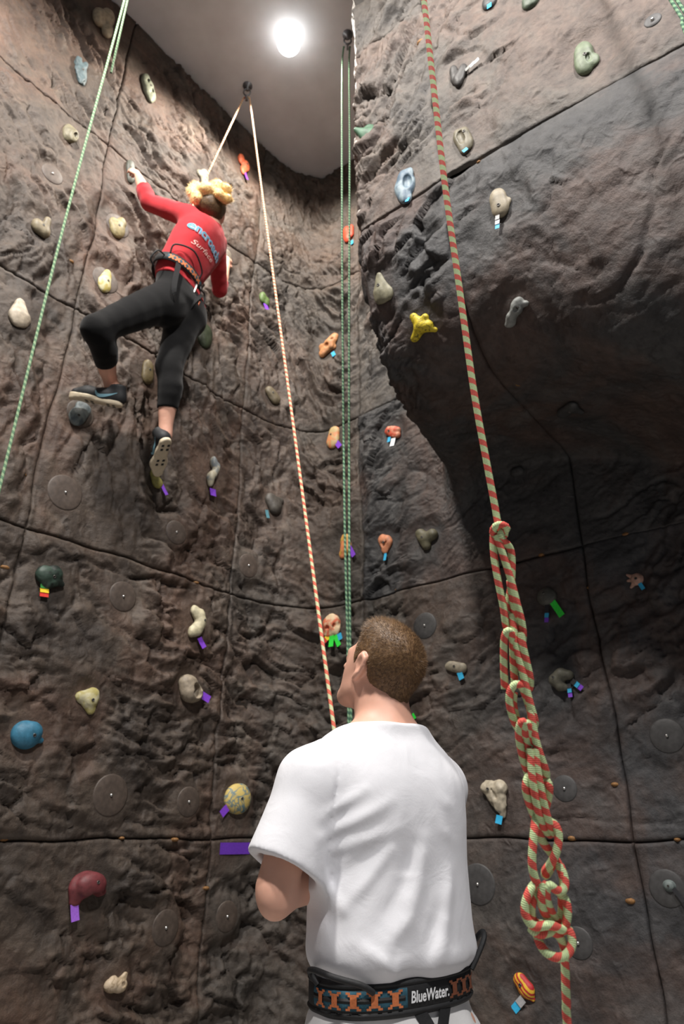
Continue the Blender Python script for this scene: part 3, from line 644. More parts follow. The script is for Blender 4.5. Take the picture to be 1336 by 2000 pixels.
# ---- the boulder
hold(820, 634, 56, 54, [[(0, -0.1, 0.3, 0.36), (-0.3, 0.78, 0.25, 0.22)], [(0, -0.1, 0.3, 0.36), (0.4, 0.35, 0.3, 0.22)], [(0, -0.1, 0.3, 0.34), (-0.75, -0.65, 0.2, 0.25)], [(0, -0.1, 0.3, 0.34), (0.75, -0.8, 0.2, 0.14)], [(0.0, -0.1, 0.3, 0.34), (0.4, -0.3, 0.3, 0.32)]], (206, 184, 46), 'bright yellow star-shaped hold streaked with black', col2=(60, 56, 26), style='veins', k=0.14, noise=0.05)
hold(1006, 609, 60, 46, [[(-0.75, -0.55, 0.25, 0.32), (-0.3, -0.1, 0.4, 0.3), (0.2, 0.1, 0.4, 0.34), (0.45, 0.6, 0.3, 0.34)], [(0.3, 0.4, 0.3, 0.35), (0.85, 0.2, 0.2, 0.2)]], (136, 138, 134), 'light grey jug hold tilted on the boulder', sub=[S1(0.3, 0.1, 0.95, 0.16)], bolt=(0.4, 0.1), k=0.1, noise=0.05, depth=1.2)
hold(745, 561, 40, 60, [[(0.05, 0.7, 0.2, 0.22), (-0.15, -0.25, 0.25, 0.55)], [(0.0, 0.6, 0.2, 0.2), (0.55, -0.5, 0.2, 0.32)], [(-0.45, -0.55, 0.2, 0.3), (0.5, -0.6, 0.2, 0.3)]], (132, 128, 106), 'olive shield-shaped hold on the boulder\'s left rim', bolt=(-0.15, 0.15), k=0.25, depth=0.7)
hold(790, 365, 44, 64, [[(0.5, 0.7, 0.25, 0.28), (-0.15, 0.55, 0.35, 0.40), (-0.5, 0.0, 0.35, 0.42), (-0.25, -0.5, 0.3, 0.4), (0.1, -0.75, 0.2, 0.3)], S1(0.1, 0.1, 0.05, 0.6)], (118, 134, 142), 'blue-grey open shell hold on the boulder', col2=(78, 98, 114), style='blotch', sub=[S1(0.35, 0.1, 0.8, 0.35)], tags=[(8, 22, 6, 30, 8, [TE])], k=0.08)
hold(977, 394, 44, 56, [[(-0.1, 0.45, 0.25, 0.62), (-0.05, -0.35, 0.25, 0.66)], S1(0.75, -0.15, 0.15, 0.22)], (146, 136, 116), 'beige pebble hold with a hanging white tape tag', bolt=(-0.1, -0.35), tags=[(-4, 28, -4, 54, 9, [(150, 150, 150), WH, TE])], noise=0.02)
hold(904, 273, 42, 52, [[(-0.4, 0.55, 0.25, 0.42), (0.15, 0.3, 0.3, 0.5)], [(0.15, 0.3, 0.3, 0.46), (0.4, -0.4, 0.25, 0.45)], [(-0.4, 0.4, 0.25, 0.42), (0.0, -0.55, 0.2, 0.42)]], (108, 102, 84), 'olive grey ring hold with a hollow centre', sub=[[(-0.15, 0.3, 0.9, 0.27), (0.0, -0.1, 0.9, 0.27)]], tags=[(10, 18, 2, 26, 9, [TE])], bolt=(0.35, 0.3), k=0.1)
hold(896, 144, 40, 46, [[(-0.5, 0.6, 0.25, 0.36), (-0.45, -0.1, 0.25, 0.4)], [(-0.1, -0.5, 0.3, 0.45), (0.55, 0.1, 0.3, 0.38)]], (58, 56, 54), 'black split hold with a white tape tag high on the boulder', tags=[(14, -4, 40, -26, 8, [(120, 120, 116), WH, WH])], k=0.05)
hold(1143, 110, 54, 60, [[(-0.05, 0.35, 0.2, 0.66), (-0.15, -0.25, 0.2, 0.68)], S1(0.65, -0.45, 0.15, 0.32)], (104, 116, 92), 'large green oval hold near the upper right corner', sub=[S1(0.3, -0.35, 0.95, 0.25)], bolt=(0.05, -0.1), noise=0.03)
hold(955, 2, 34, 26, OVAL, (58, 58, 58), 'dark hold with blue tape at the top edge', tags=[(2, 8, 3, 18, 10, [TE])])
hold(1035, 0, 40, 28, OVAL, (76, 88, 72), 'dark green hold at the top edge of the boulder')
# behind the boulder's left rim, seen side on
for H in HOLDS: place_hold(H)
_c = np.array([UC+0.50]); 
Pf = smooth_wall(np.array([UC+0.535]), 3, np.array([0.62]))[0]
# ---- smooth round plates with a bolt, part of the wall
PLATES = [(102, 340, 25), (230, 441, 27), (206, 547, 29), (127, 962, 36), (344, 1040, 21), (240, 1165, 27), (485, 1105, 20), (216, 1553, 34), (368, 1566, 22),
          (323, 1812, 26), (443, 1790, 22), (830, 1222, 23), (1303, 1437, 35), (1103, 1540, 24), (934, 1727, 33), (1130, 1842, 28), (1303, 1735, 36), (1275, 40, 20),
          (452, 500, 18), (157, 808, 29), (740, 1240, 20)]
_pl_done = []
for (px, py, rpx) in PLATES:
    loc, n = hit(px, py); e1, e2 = frame(n)
    r = rpx/(np.linalg.norm(proj(loc+e1*0.01)-proj(loc-e1*0.01))/0.02)
    FLAT.append((loc, r*1.05)); _pl_done.append((px, py, loc, n, e1, e2, r))
def build_plates():
    for (px, py, loc, n, e1, e2, r) in _pl_done:
        sd = 'left' if loc[0] < -0.62 else ('corner' if loc[0] < 0.12 else 'right')
        V, F = lathe([(0.0005, 0.004), (r*0.5, 0.004), (r*0.93, 0.003), (r, 0.0005), (r*1.02, -0.02)], 36)
        p = obj('bolt_plate', V, F, M_PLATE_R if sd == 'right' else M_PLATE, WALLS[sd]); p.location = Vector(loc); p.rotation_euler = Matrix((e1, e2, n)).transposed().to_euler()
        if (px, py) not in ((230, 441), (206, 547), (157, 808), (1303, 1735), (452, 500)):
            V, F = lathe([(0.0003, 0.011), (0.005, 0.0105), (0.0065, 0.005)], 12); obj('bolt', V, F, M_STEEL, p)
# rusty joint bolts along the panel seams
def build_joint_bolts():
    spots = [(112, 1045), (385, 1138), (10, 1637), (240, 1637), (345, 1640), (1116, 1637), (1322, 1640), (1056, 1083), (1222, 1043), (1150, 1147), (1200, 1532), (1230, 1760), (774, 1152),
             (405, 1735), (12, 1108), (195, 298), (140, 510), (45, 925), (935, 316), (1012, 752), (820, 80), (845, 300)]
    for i, (px, py) in enumerate(spots):
        h_ = hit(px, py)
        if h_ is None: continue
        loc, n = h_
        rr = 0.008+0.003*((i*7) % 3)
        V, F = lathe([(0.0003, 0.006), (rr*0.6, 0.005), (rr, -0.004), (rr, -0.03)], 10)
        V = np.array(V)*[1.5, 0.8, 1]
        e1, e2 = frame(n); sd = 'left' if loc[0] < -0.62 else ('corner' if loc[0] < 0.12 else 'right')
        o = obj('joint_bolt', V, F, M_RUST, WALLS[sd]); o.location = Vector(loc-n*0.002); o.rotation_euler = Matrix((e1, e2, n)).transposed().to_euler()
# teal wedge fixed to the boulder's left flank, seen edge-on past its rim
_l, _n = hit(716, 268); _n = unit(np.array([-0.93, -0.36, 0.0])); _e1, _e2 = frame(_n)
HOLDS.append(dict(px=697, py=265, w=30, h=40, prims=[[(0, -.7, .0, .35), (0, .7, .0, .45)], [(0, .1, 0, .6), (0, .5, 1.0, .12)], [(0, -.7, 0, .3), (0, .45, 1.0, .12)]], col=(74, 108, 84), label='teal wedge hold sticking out past the boulder\'s left rim',
    col2=None, style='plain', sub=(), bolt=None, tags=(), k=.12, noise=.02, name='climbing_hold', c=_l-_n*.02, n=_n, e1=_e1, e2=_e2, R=(.05, .075, .085)))
def wall_tape(px, py, wpx, hpx, col, label, ang=0.0):
    loc, n = hit(px, py); e1, e2 = frame(n); k1 = np.linalg.norm(proj(loc+e1*.01)-proj(loc-e1*.01))/.02; k2 = np.linalg.norm(proj(loc+e2*.01)-proj(loc-e2*.01))/.02
    V, F = strip(wpx/k1, hpx/k2, curl=0.0); V = np.array(V)+[0, wpx/k1/2, 0.001]; FLAT.append((loc, wpx/k1*.6))
    o = obj('tape_strip', V, F, tape_mat(col), smooth=False); o.location = Vector(loc); o.rotation_euler = (Matrix((e1, e2, n)).transposed() @ Matrix.Rotation(math.pi/2+ang, 3, 'Z')).to_euler()
    tag(o, label, 'tape')
wall_tape(458, 1657, 58, 23, (92, 44, 160), 'wide purple tape strip on the wall below the swirled hold')
wall_tape(803, 1404, 20, 12, GR, 'short green tape strip beside the man\'s neck', 0.5)
build_plates(); build_joint_bolts()
for H in HOLDS: build_hold(H)
# ------------------------------------------------------------------ ropes
def rope_mat(name, ca, cb, pitch=0.020, weave=True, turns=1.0):
    m, nt, b = mat_new(name); L = nt.links
    uv = N(nt, 'ShaderNodeUVMap'); sp = N(nt, 'ShaderNodeSeparateXYZ'); L.new(uv.outputs[0], sp.inputs[0])
    def M(op, a, b_=None, c=None):
        n = N(nt, 'ShaderNodeMath', operation=op)
        for i, v in enumerate((a, b_, c)):
            if v is None: continue
            if hasattr(v, 'is_output'): L.new(v, n.inputs[i])
            else: n.inputs[i].default_value = v
        return n.outputs[0]
    U, V = sp.outputs[0], sp.outputs[1]
    ph = M('FRACT', M('ADD', M('DIVIDE', U, pitch), M('MULTIPLY', V, turns)))
    st = M('GREATER_THAN', ph, 0.52)
    # braid: two crossing sets of yarns, dark pits between
    p1 = M('SINE', M('MULTIPLY', M('ADD', M('DIVIDE', U, 0.0046), M('MULTIPLY', V, 12)), 6.2832))
    p2 = M('SINE', M('MULTIPLY', M('SUBTRACT', M('DIVIDE', U, 0.0046), M('MULTIPLY', V, 12)), 6.2832))
    w = M('MULTIPLY', p1, p2); pit = M('GREATER_THAN', w, 0.45)
    col = mixc(nt, st, srgb(*ca), srgb(*cb))
    if weave: col = mixc(nt, M('MULTIPLY', pit, 0.6), col, srgb(52, 44, 40))
    L.new(col, b.inputs['Base Color']); b.inputs['Roughness'].default_value = 0.75; b.inputs['Specular IOR Level'].default_value = 0.2
    bp = N(nt, 'ShaderNodeBump', i_Strength=0.5, i_Distance=0.001); L.new(M('SUBTRACT', 0.0, w), bp.inputs['Height']); L.new(bp.outputs[0], b.inputs['Normal'])
    return m
M_ROPE = rope_mat('rope_red_green', (214, 236, 178), (238, 104, 92))
M_ROPE_B = rope_mat('rope_red_cream', (226, 228, 182), (236, 120, 98), pitch=0.030)
M_ROPE_G = rope_mat('rope_green', (74, 112, 92), (140, 176, 140), pitch=0.022)
M_ROPE_P = rope_mat('rope_pale_green', (112, 150, 118), (168, 196, 156), pitch=0.022)
M_BLACK = simple('black_webbing', srgb(24, 25, 27), 0.7, grain=0.15, scale=200, bump=0.3)
M_DKSTEEL = simple('dark_steel', srgb(120, 120, 122), 0.45, 0.6, grain=0.1)
# thick rope in the foreground: hangs from the ceiling, its lower end daisy-chained
P_lo = at_y(1115, 1870, 0.98); P_hi = at_y(828, 0, 0.72); RD_ = (P_hi-P_lo)
def rp(px, py, dz=0.0):          # point of the hanging rope's plane seen at a pixel, dz metres nearer the camera
    t = 0
    r = ray(px, py)
    # plane spanned by the rope direction and x
    nn = np.cross(RD_, np.array([1.0, 0, 0])); k = ((P_lo-CAM)@nn)/(r@nn); p = CAM+r*k
    return p - unit(r)*dz
RR = 0.0052
top = P_lo+RD_*((CEIL-P_lo[2])/RD_[2])
hang = [top + (P_hi-top)*f_ for f_ in (0, .2, .4, .6, .75, .85, .92, .97)] + [rp(*q) for q in ((828, 0), (846, 160), (869, 360), (897, 560), (925, 760), (950, 900), (966, 985), (972, 1020))]
_d = 0.010
knot = [rp(975, 1035, 0.004), rp(992, 1040, .012), rp(992, 1026, .016), rp(972, 1022, .016), rp(962, 1032, .012), rp(962, 1048, 0.004), rp(975, 1052, -.006), rp(990, 1046, -.004), rp(984, 1034, 0.006), rp(976, 1042, .014), rp(978, 1054, .012), rp(992, 1062, .004)]
# strands of the chain (one rope; each pass of it traced from loop to loop)
TL = rp(1109, 2010, -.006)
strands = [
    hang + knot + [rp(999, 1075, 0), rp(1000, 1110, -.002), rp(998, 1150, -.004), rp(990, 1190, -.006), rp(994, 1215, -.004)],
    [rp(964, 1040, .002), rp(963, 1060, .004), rp(966, 1095, .004), rp(974, 1140, .004), rp(984, 1190, .002), rp(989, 1228, -.002), rp(996, 1234, -.010)],
    [rp(970, 1046, .010), rp(978, 1070, .010), rp(991, 1110, .010), rp(1000, 1140, .010), rp(1010, 1180, .010), rp(1019, 1215, .008), rp(1022, 1245, .004), rp(1018, 1262, -.006)],
    # second link
    [rp(1018, 1240, -.006), rp(1012, 1215, .002), rp(1003, 1180, .006), rp(998, 1150, .004), rp(996, 1135, -.004)],
    [rp(986, 1345, -.004), rp(984, 1300, .002), rp(984, 1260, .006), rp(986, 1238, .010), rp(993, 1228, .014), rp(1000, 1238, .010), rp(1002, 1265, .002), rp(1003, 1300, -.004), rp(1006, 1340, -.006)],
    [rp(1001, 1200, .002), rp(1005, 1240, .006), rp(1012, 1275, .008), rp(1020, 1310, .010), rp(1028, 1345, .010), rp(1038, 1385, .010), rp(1046, 1412, .006), rp(1040, 1424, -.006)],
    [rp(1017, 1235, .012), rp(1022, 1265, .012), rp(1030, 1300, .010), rp(1036, 1330, .006), rp(1034, 1345, -.006)],
    # open ring
    [rp(1010, 1420, -.006), rp(1004, 1408, .002), rp(997, 1385, .006), rp(994, 1362, .008), rp(998, 1344, .010), rp(1008, 1334, .012), rp(1018, 1338, .010), rp(1028, 1362, .002), rp(1037, 1392, -.002), rp(1036, 1420, -.004)],
    [rp(1004, 1352, .003), rp(1002, 1376, .000), rp(1008, 1400, -.004), rp(1013, 1420, -.008)],
    # third link
    [rp(1032, 1512, -.004), rp(1024, 1490, .002), rp(1017, 1460, .006), rp(1013, 1430, .010), rp(1016, 1412, .014), rp(1022, 1406, .016), rp(1026, 1416, .014), rp(1028, 1440, .008), rp(1032, 1470, .004), rp(1033, 1500, 0)],
    [rp(1026, 1440, .010), rp(1021, 1414, .014), rp(1030, 1408, .016), rp(1034, 1424, .012), rp(1037, 1455, .004), rp(1040, 1480, .002)],
    [rp(1035, 1380, .008), rp(1040, 1410, .012), rp(1045, 1440, .012), rp(1055, 1475, .012), rp(1064, 1500, .008), rp(1068, 1518, .0), rp(1062, 1530, -.008)],
    [rp(1036, 1462, .014), rp(1038, 1500, .016), rp(1042, 1535, .016), rp(1048, 1570, .014), rp(1055, 1600, .010), rp(1063, 1622, .002), rp(1075, 1630, -.006)],
    [rp(1045, 1462, .014), rp(1049, 1500, .016), rp(1056, 1540, .016), rp(1062, 1570, .014), rp(1070, 1600, .010), rp(1077, 1620, .004), rp(1079, 1628, -.006)],
    # small loops either side of it
    [rp(1038, 1510, .004), rp(1030, 1518, .010), rp(1026, 1535, .010), rp(1031, 1560, .006), rp(1040, 1585, .002), rp(1048, 1605, -.004)],
    [rp(1058, 1528, -.006), rp(1066, 1522, .002), rp(1073, 1530, .006), rp(1073, 1545, .004), rp(1068, 1570, -.002), rp(1060, 1592, -.006)],
    # fourth link
    [rp(1060, 1618, -.010), rp(1052, 1590, -.004), rp(1046, 1596, .006), rp(1044, 1620, .012), rp(1040, 1660, .014), rp(1039, 1690, .014), rp(1044, 1715, .012), rp(1053, 1735, .008), rp(1060, 1750, -.004)],
    [rp(1050, 1600, .004), rp(1052, 1625, .002), rp(1060, 1645, .000), rp(1072, 1660, -.004), rp(1084, 1675, -.006), rp(1092, 1690, -.002), rp(1100, 1712, .004), rp(1101, 1735, .004), rp(1094, 1745, -.004)],
    [rp(1066, 1608, -.006), rp(1076, 1602, .004), rp(1088, 1614, .010), rp(1092, 1636, .010), rp(1088, 1660, .012), rp(1080, 1680, .010), rp(1070, 1695, .004), rp(1062, 1702, 0), rp(1066, 1715, -.006), rp(1072, 1700, -.008), rp(1086, 1678, -.002)],
    # big lower loop, doubled on the left
    [rp(1094, 1690, -.004), rp(1101, 1708, .004), rp(1106, 1726, .006), rp(1100, 1742, .010), rp(1088, 1742, .014), rp(1078, 1730, .016), rp(1070, 1726, .018), rp(1066, 1740, .016), rp(1070, 1765, .010), rp(1078, 1785, .004), rp(1088, 1796, -.004)],
    [rp(1058, 1724, .014), rp(1064, 1730, .016), rp(1058, 1740, .016), rp(1056, 1760, .014), rp(1062, 1780, .008), rp(1072, 1796, .002), rp(1082, 1802, -.006)],
    [rp(1050, 1722, .006), rp(1040, 1730, .012), rp(1030, 1750, .014), rp(1024, 1772, .014), rp(1026, 1790, .014), rp(1034, 1804, .014), rp(1046, 1812, .014), rp(1058, 1808, .016), rp(1074, 1806, .018), rp(1090, 1812, .014), rp(1102, 1820, .008), rp(1108, 1812, -.002)],
    [rp(1048, 1734, .004), rp(1044, 1748, .006), rp(1038, 1768, .006), rp(1038, 1790, .004), rp(1044, 1806, .000), rp(1060, 1806, .000)],
    [rp(1092, 1742, .000), rp(1104, 1752, .004), rp(1109, 1772, .006), rp(1108, 1795, .006), rp(1103, 1812, .004), rp(1096, 1822, .000)],
    [rp(1096, 1742, -.006), rp(1098, 1765, -.004), rp(1097, 1790, -.004), rp(1094, 1812, -.004)],
    # last loop and the tail
    [rp(1036, 1812, .004), rp(1046, 1824, .010), rp(1060, 1826, .012), rp(1076, 1818, .008), rp(1088, 1822, .006), rp(1098, 1836, .004), rp(1102, 1850, .002), rp(1102, 1868, -.004), rp(1104, 1890, -.006), rp(1105, 1930, -.006), rp(1107, 1970, -.006), rp(1109, 2010, -.006), TL+np.array([0, 0.02, -0.25]), TL+np.array([0, 0.03, 0.25-TL[2]]), TL+np.array([.02, 0.05, 0.03-TL[2]]), TL+np.array([0.12, 0.10, 0.008-TL[2]]), TL+np.array([0.30, 0.12, 0.008-TL[2]])],
    [rp(1046, 1815, -.004), rp(1050, 1834, .004), rp(1058, 1852, .010), rp(1072, 1866, .014), rp(1090, 1872, .016), rp(1106, 1868, .014), rp(1117, 1852, .010), rp(1119, 1834, .008), rp(1112, 1816, .006), rp(1102, 1806, .000), rp(1090, 1812, -.006)],
]
def smoothed(pts, step): 
    C = spline(pts, step); 
    for _ in range(3): C[1:-1] = 0.5*C[1:-1]+0.25*(C[2:]+C[:-2])
    return C
th = empty('climbing_rope', top)
tag(th, 'red and green rope hanging in the foreground, lower end tied in a chain', 'rope')
th_inv = -np.array(top)
_all = []
for i, st in enumerate(strands):
    C = smoothed(st, 0.004 if i else 0.006); V, F, uv = tube(C, RR, 12)
    obj('hanging_strand' if i == 0 else 'chain_loop', V+th_inv, F, M_ROPE, th, uvs=uv)
def rope(name, pts, r, mat, label, group=None, step=0.05, seg=8, origin=None):
    C = spline(pts, step); o = np.asarray(pts[0], float); V, F, uv = tube(C, r, seg)
    e = obj(name, V-o, F, mat, uvs=uv); e.location = Vector(o)
    return tag(e, label, 'rope', group)
def pulley(px, py, label, strands_dir=(1, 0)):
    p = at_z(px, py, CEIL-0.10); t = empty('ceiling_pulley', (p[0], p[1], CEIL))
    V, F = lathe([(0.001, 0), (0.034, 0), (0.034, -0.006), (0.010, -0.010), (0.010, -0.05), (0.001, -0.05)], 20); obj('anchor_plate', V, F, M_DKSTEEL, t)
    V, F, _ = tube(spline([(0.0, 0, -0.03), (0.02, 0, -0.05), (0.022, 0, -0.085), (0.0, 0, -0.112), (-0.022, 0, -0.085), (-0.02, 0, -0.05), (0, 0, -0.03)], 0.008), 0.006, 8); obj('steel_ring', V, F, M_DKSTEEL, t)
    V, F = lathe([(0.001, -0.007), (0.024, -0.007), (0.019, 0), (0.024, 0.007), (0.001, 0.007)], 20)
    V = [(z, x, y-0.135) for x, y, z in V]; obj('sheave', V, F, M_DKSTEEL, t)
    tag(t, label, 'pulley'); return np.array([p[0], p[1], CEIL-0.14])
pl1 = pulley(482, 185, 'dark ceiling pulley carrying the climber\'s belay rope')
pl2 = pulley(679, 85, 'dark ceiling pulley carrying the pair of green ropes')
HAND_ROPE = at_y(652, 1425, 1.85); HAND_ROPE = HAND_ROPE + (HAND_ROPE-pl1)*0.0486      # in the man's left hand
TIE_IN = None
def build_belay(tie, belay_dev, lhand, rhand):
    a = pl1+np.array([-0.022, 0, 0]); b = pl1+np.array([0.022, 0, 0]); c = pl1+np.array([0, 0, 0.022])
    C = np.concatenate([np.linspace(tie, a, 60), np.array([c]), np.linspace(b, lhand, 120), spline([lhand, lhand*0.5+belay_dev*0.5+np.array([0, .03, 0]), belay_dev, rhand, rhand+np.array([0.03, -0.0, -0.20]), np.array([rhand[0]+.05, rhand[1]+.02, .25]), np.array([rhand[0]+.08, rhand[1]+.1, .008]), np.array([rhand[0]+.3, rhand[1]+.2, .008])], 0.02)[1:]])
    V, F, uv = tube(C, 0.0058, 8); o = pl1
    e = obj('belay_rope', V-o, F, M_ROPE_B, uvs=uv); e.location = Vector(o)
    tag(e, 'taut cream and red belay rope from the man over the pulley to the climber', 'rope')
g = pl2; yg = g[1]
lp = [at_y(px, py, yg) for px, py in ((669, 112), (668, 300), (669, 600), (673, 1000), (679, 1260), (681, 1420))]
lq = [at_y(px, py, yg) for px, py in ((682, 112), (683, 300), (682, 600), (682, 1000), (684, 1260), (686, 1420))]
def rope_pair(name, paths, r, mat, label):
    o = np.asarray(paths[0][0], float); t = empty(name, o)
    for p in paths:
        V, F, uv = tube(spline(p, .05), r, 8); obj('strand', V-o, F, mat, t, uvs=uv)
    return tag(t, label, 'rope')
rope_pair('green_rope', [[g+np.array([-.02, 0, 0.0])]+lp+[np.array([lp[-1][0]+.01, yg, 0.3]), np.array([lp[-1][0]+.03, yg-.1, 0.008])],
                         [g+np.array([.02, 0, 0.0])]+lq+[np.array([lq[-1][0]+.01, yg, 0.3]), np.array([lq[-1][0]+.06, yg-.1, 0.008])]], 0.0055, M_ROPE_G, 'doubled green rope hanging from the pulley in front of the corner')
yl = 2.0
A_ = at_y(243, 0, yl); B_ = at_y(0, 950, yl)
rope('pale_green_rope', [A_+(A_-B_)*((CEIL-0.01-A_[2])/(A_[2]-B_[2])), A_, at_y(130, 420, yl), B_, np.array([B_[0], yl, 0.3]), np.array([B_[0]+.05, yl, .008])], 0.0055, M_ROPE_P, 'long pale green rope crossing the left wall to the frame edge')
A2 = at_y(249, 0, 2.05); B2 = at_y(217, 142, 2.05)
rope('pale_green_rope', [A2+(A2-B2)*((CEIL-0.01-A2[2])/(A2[2]-B2[2])), A2, B2], 0.005, M_ROPE_P, 'short loose tail of pale green rope at the top left')
yr = 1.22
pp = []
for px0, px1 in ((1310, 1332), (1322, 1345)):
    A3 = at_y(px0, 0, yr); B3 = at_y(px1, 45, yr)
    pp.append([A3+(A3-B3)*((CEIL-0.01-A3[2])/(A3[2]-B3[2])), A3, B3, np.array([B3[0]+.02, yr, 1.5]), np.array([B3[0]+.02, yr, .008])])
rope_pair('green_rope', pp, 0.0052, M_ROPE_G, 'doubled green rope at the top right corner of the boulder')
# ------------------------------------------------------------------ the belayer, seen from behind
MO = np.array([0.09, 1.55, 0.0]); MT = math.radians(29); ZS = 0.985
_c, _s2 = math.cos(MT), math.sin(MT)
def m_local(p): d = np.asarray(p)-MO; return np.array([_c*d[0]+_s2*d[1], -_s2*d[0]+_c*d[1], d[2]/ZS])
def m_world(p): return MO+np.array([_c*p[0]-_s2*p[1], _s2*p[0]+_c*p[1], p[2]*ZS])
def mpx(px, py, y): return m_local(at_y(px, py, y))
M_SKIN = simple('skin_fair', srgb(214, 164, 142), 0.5, grain=0.06, scale=25, sub=0.12, bump=0.05)
def cloth_mat(name, col, bump=0.12):
    m, nt, b = mat_new(name); L = nt.links
    tc = N(nt, 'ShaderNodeTexCoord'); n = N(nt, 'ShaderNodeTexNoise', i_Scale=420.0, i_Detail=2.0); L.new(tc.outputs['Object'], n.inputs['Vector'])
    n2 = N(nt, 'ShaderNodeTexNoise', i_Scale=14.0, i_Detail=4.0, i_Distortion=1.2); L.new(tc.outputs['Object'], n2.inputs['Vector'])
    L.new(mixc(nt, n.outputs[0], tuple(c*0.93 for c in col[:3])+(1,), col), b.inputs['Base Color'])
    b.inputs['Roughness'].default_value = 0.85; b.inputs['Specular IOR Level'].default_value = 0.15; b.inputs['Sheen Weight'].default_value = 0.1
    b1 = N(nt, 'ShaderNodeBump', i_Strength=bump, i_Distance=0.0008); L.new(n.outputs[0], b1.inputs['Height'])
    b2 = N(nt, 'ShaderNodeBump', i_Strength=0.25, i_Distance=0.006); L.new(n2.outputs[0], b2.inputs['Height']); L.new(b1.outputs[0], b2.inputs['Normal'])
    L.new(b2.outputs[0], b.inputs['Normal']); return m
M_TEE = cloth_mat('white_cotton', srgb(226, 227, 232))
M_PANTS = cloth_mat('white_trousers', srgb(222, 222, 222))
man = empty('person', MO); man.rotation_euler = (0, 0, MT); man.scale = (1, 1, ZS)
tag(man, 'man in white T-shirt and harness seen from behind, looking up while belaying', 'person')
def loft(P, rows, cx=0.0):       # rows: (z, half width, half depth, centre y, centre x)
    R = spline(np.array(rows, float), 0.004); z = np.clip(P[:, 2], R[0, 0], R[-1, 0])
    a = np.interp(z, R[:, 0], R[:, 1]); b = np.interp(z, R[:, 0], R[:, 2]); cy = np.interp(z, R[:, 0], R[:, 3]); c_x = np.interp(z, R[:, 0], R[:, 4])
    x = np.abs(P[:, 0]-c_x)/a; y = np.abs(P[:, 1]-cy)/b
    q = (x**2.4+y**2.4)**(1/2.4)
    d = (q-1)*np.minimum(a, b)*1.05
    dz = np.maximum(R[0, 0]-P[:, 2], P[:, 2]-R[-1, 0])
    return np.where(dz > 0, np.sqrt(np.maximum(d, 0)**2+dz**2)*1.0, np.maximum(d, dz*0.9))
TORSO = [(0.84, .155, .115, -.005, 0), (0.92, .155, .116, -.008, 0), (0.99, .134, .098, 0, 0), (1.08, .142, .100, 0.0, 0), (1.18, .150, .106, 0, 0), (1.28, .160, .108, -.004, 0), (1.345, .155, .100, -.008, 0), (1.40, .12, .085, -.008, 0), (1.43, .07, .07, 0, 0)]
SH = 0.178
LEL = np.array([-0.250, -0.015, 1.128]); REL = np.array([0.12, 0.16, 1.12])
SHL = np.array([-0.176, -.005, 1.345]); SHR = np.array([0.150, 0.025, 1.345])
LHA = m_local(HAND_ROPE); RHA = np.array([0.07, 0.27, 1.03])
# head frame
YAW = math.radians(47-29); HP = math.radians(27)
Rz = np.array([[math.cos(YAW), -math.sin(YAW), 0], [math.sin(YAW), math.cos(YAW), 0], [0, 0, 1]])
Rx = np.array([[1, 0, 0], [0, math.cos(HP), -math.sin(HP)], [0, math.sin(HP), math.cos(HP)]])
HR = Rz@Rx
HC = m_local(at_y(739, 1309, 1.565))
HS = 0.89
def to_head(P): return ((P-HC)*np.array([1, 1, ZS]))@HR/HS
def head_pt(p): return HC+(HR@np.asarray(p, float))*HS/np.array([1, 1, ZS])
def head_sdf(Q, ears=True):
    d = ell(Q, (0, -0.016, 0.028), (0.073, 0.095, 0.088))
    d = smin(d, ell(Q, (0, 0.030, -0.030), (0.060, 0.062, 0.085)), 0.035)
    d = smin(d, cap(Q, (-0.045, 0.005, -0.060), (-0.014, 0.070, -0.098), .018, .017), 0.03)
    d = smin(d, cap(Q, (0.045, 0.005, -0.060), (0.014, 0.070, -0.098), .018, .017), 0.03)
    d = smin(d, ell(Q, (0, 0.074, -0.096), (.021, .016, .017)), 0.02)
    d = smin(d, cap(Q, (-0.030, 0.080, 0.018), (0.030, 0.080, 0.018), .011, .011), 0.02)            # brow
    d = smin(d, cap(Q, (0, 0.090, 0.010), (0, 0.108, -0.026), .007, .0115), 0.012)                    # nose
    d = smin(d, cap(Q, (-.012, 0.094, -0.029), (.012, 0.094, -0.029), .007, .007), 0.008)
    d = smin(d, cap(Q, (-.018, 0.085, -0.057), (.018, 0.085, -0.057), .006, .006), 0.008)             # lips
    d = smin(d, cap(Q, (-.016, 0.084, -0.067), (.016, 0.084, -0.067), .0065, .0065), 0.008)
    for s_ in (-1, 1):
        d = smax(d, -ell(Q, (s_*0.031, 0.092, -0.001), (.013, .012, .008)), 0.012)                     # eye sockets
        d = smin(d, ell(Q, (s_*0.031, 0.079, -0.001), (.012, .011, .009)), 0.004)
        if ears:
            e = chain(Q, [(s_*.072, .004, -.034, .008), (s_*.078, -.006, -.022, .0075), (s_*.084, -.022, .004, .0065), (s_*.085, -.022, .022, .0065), (s_*.080, -.006, .030, .0065), (s_*.074, .008, .018, .006)], .004)
            e = smin(e, ell(Q, (s_*.075, -.006, -.002), (.006, .016, .028)), .008)
            e = smax(e, -ell(Q, (s_*.087, -.004, 0.000), (.010, .0085, .014)), .006)
            d = smin(d, e, .007)
    return d
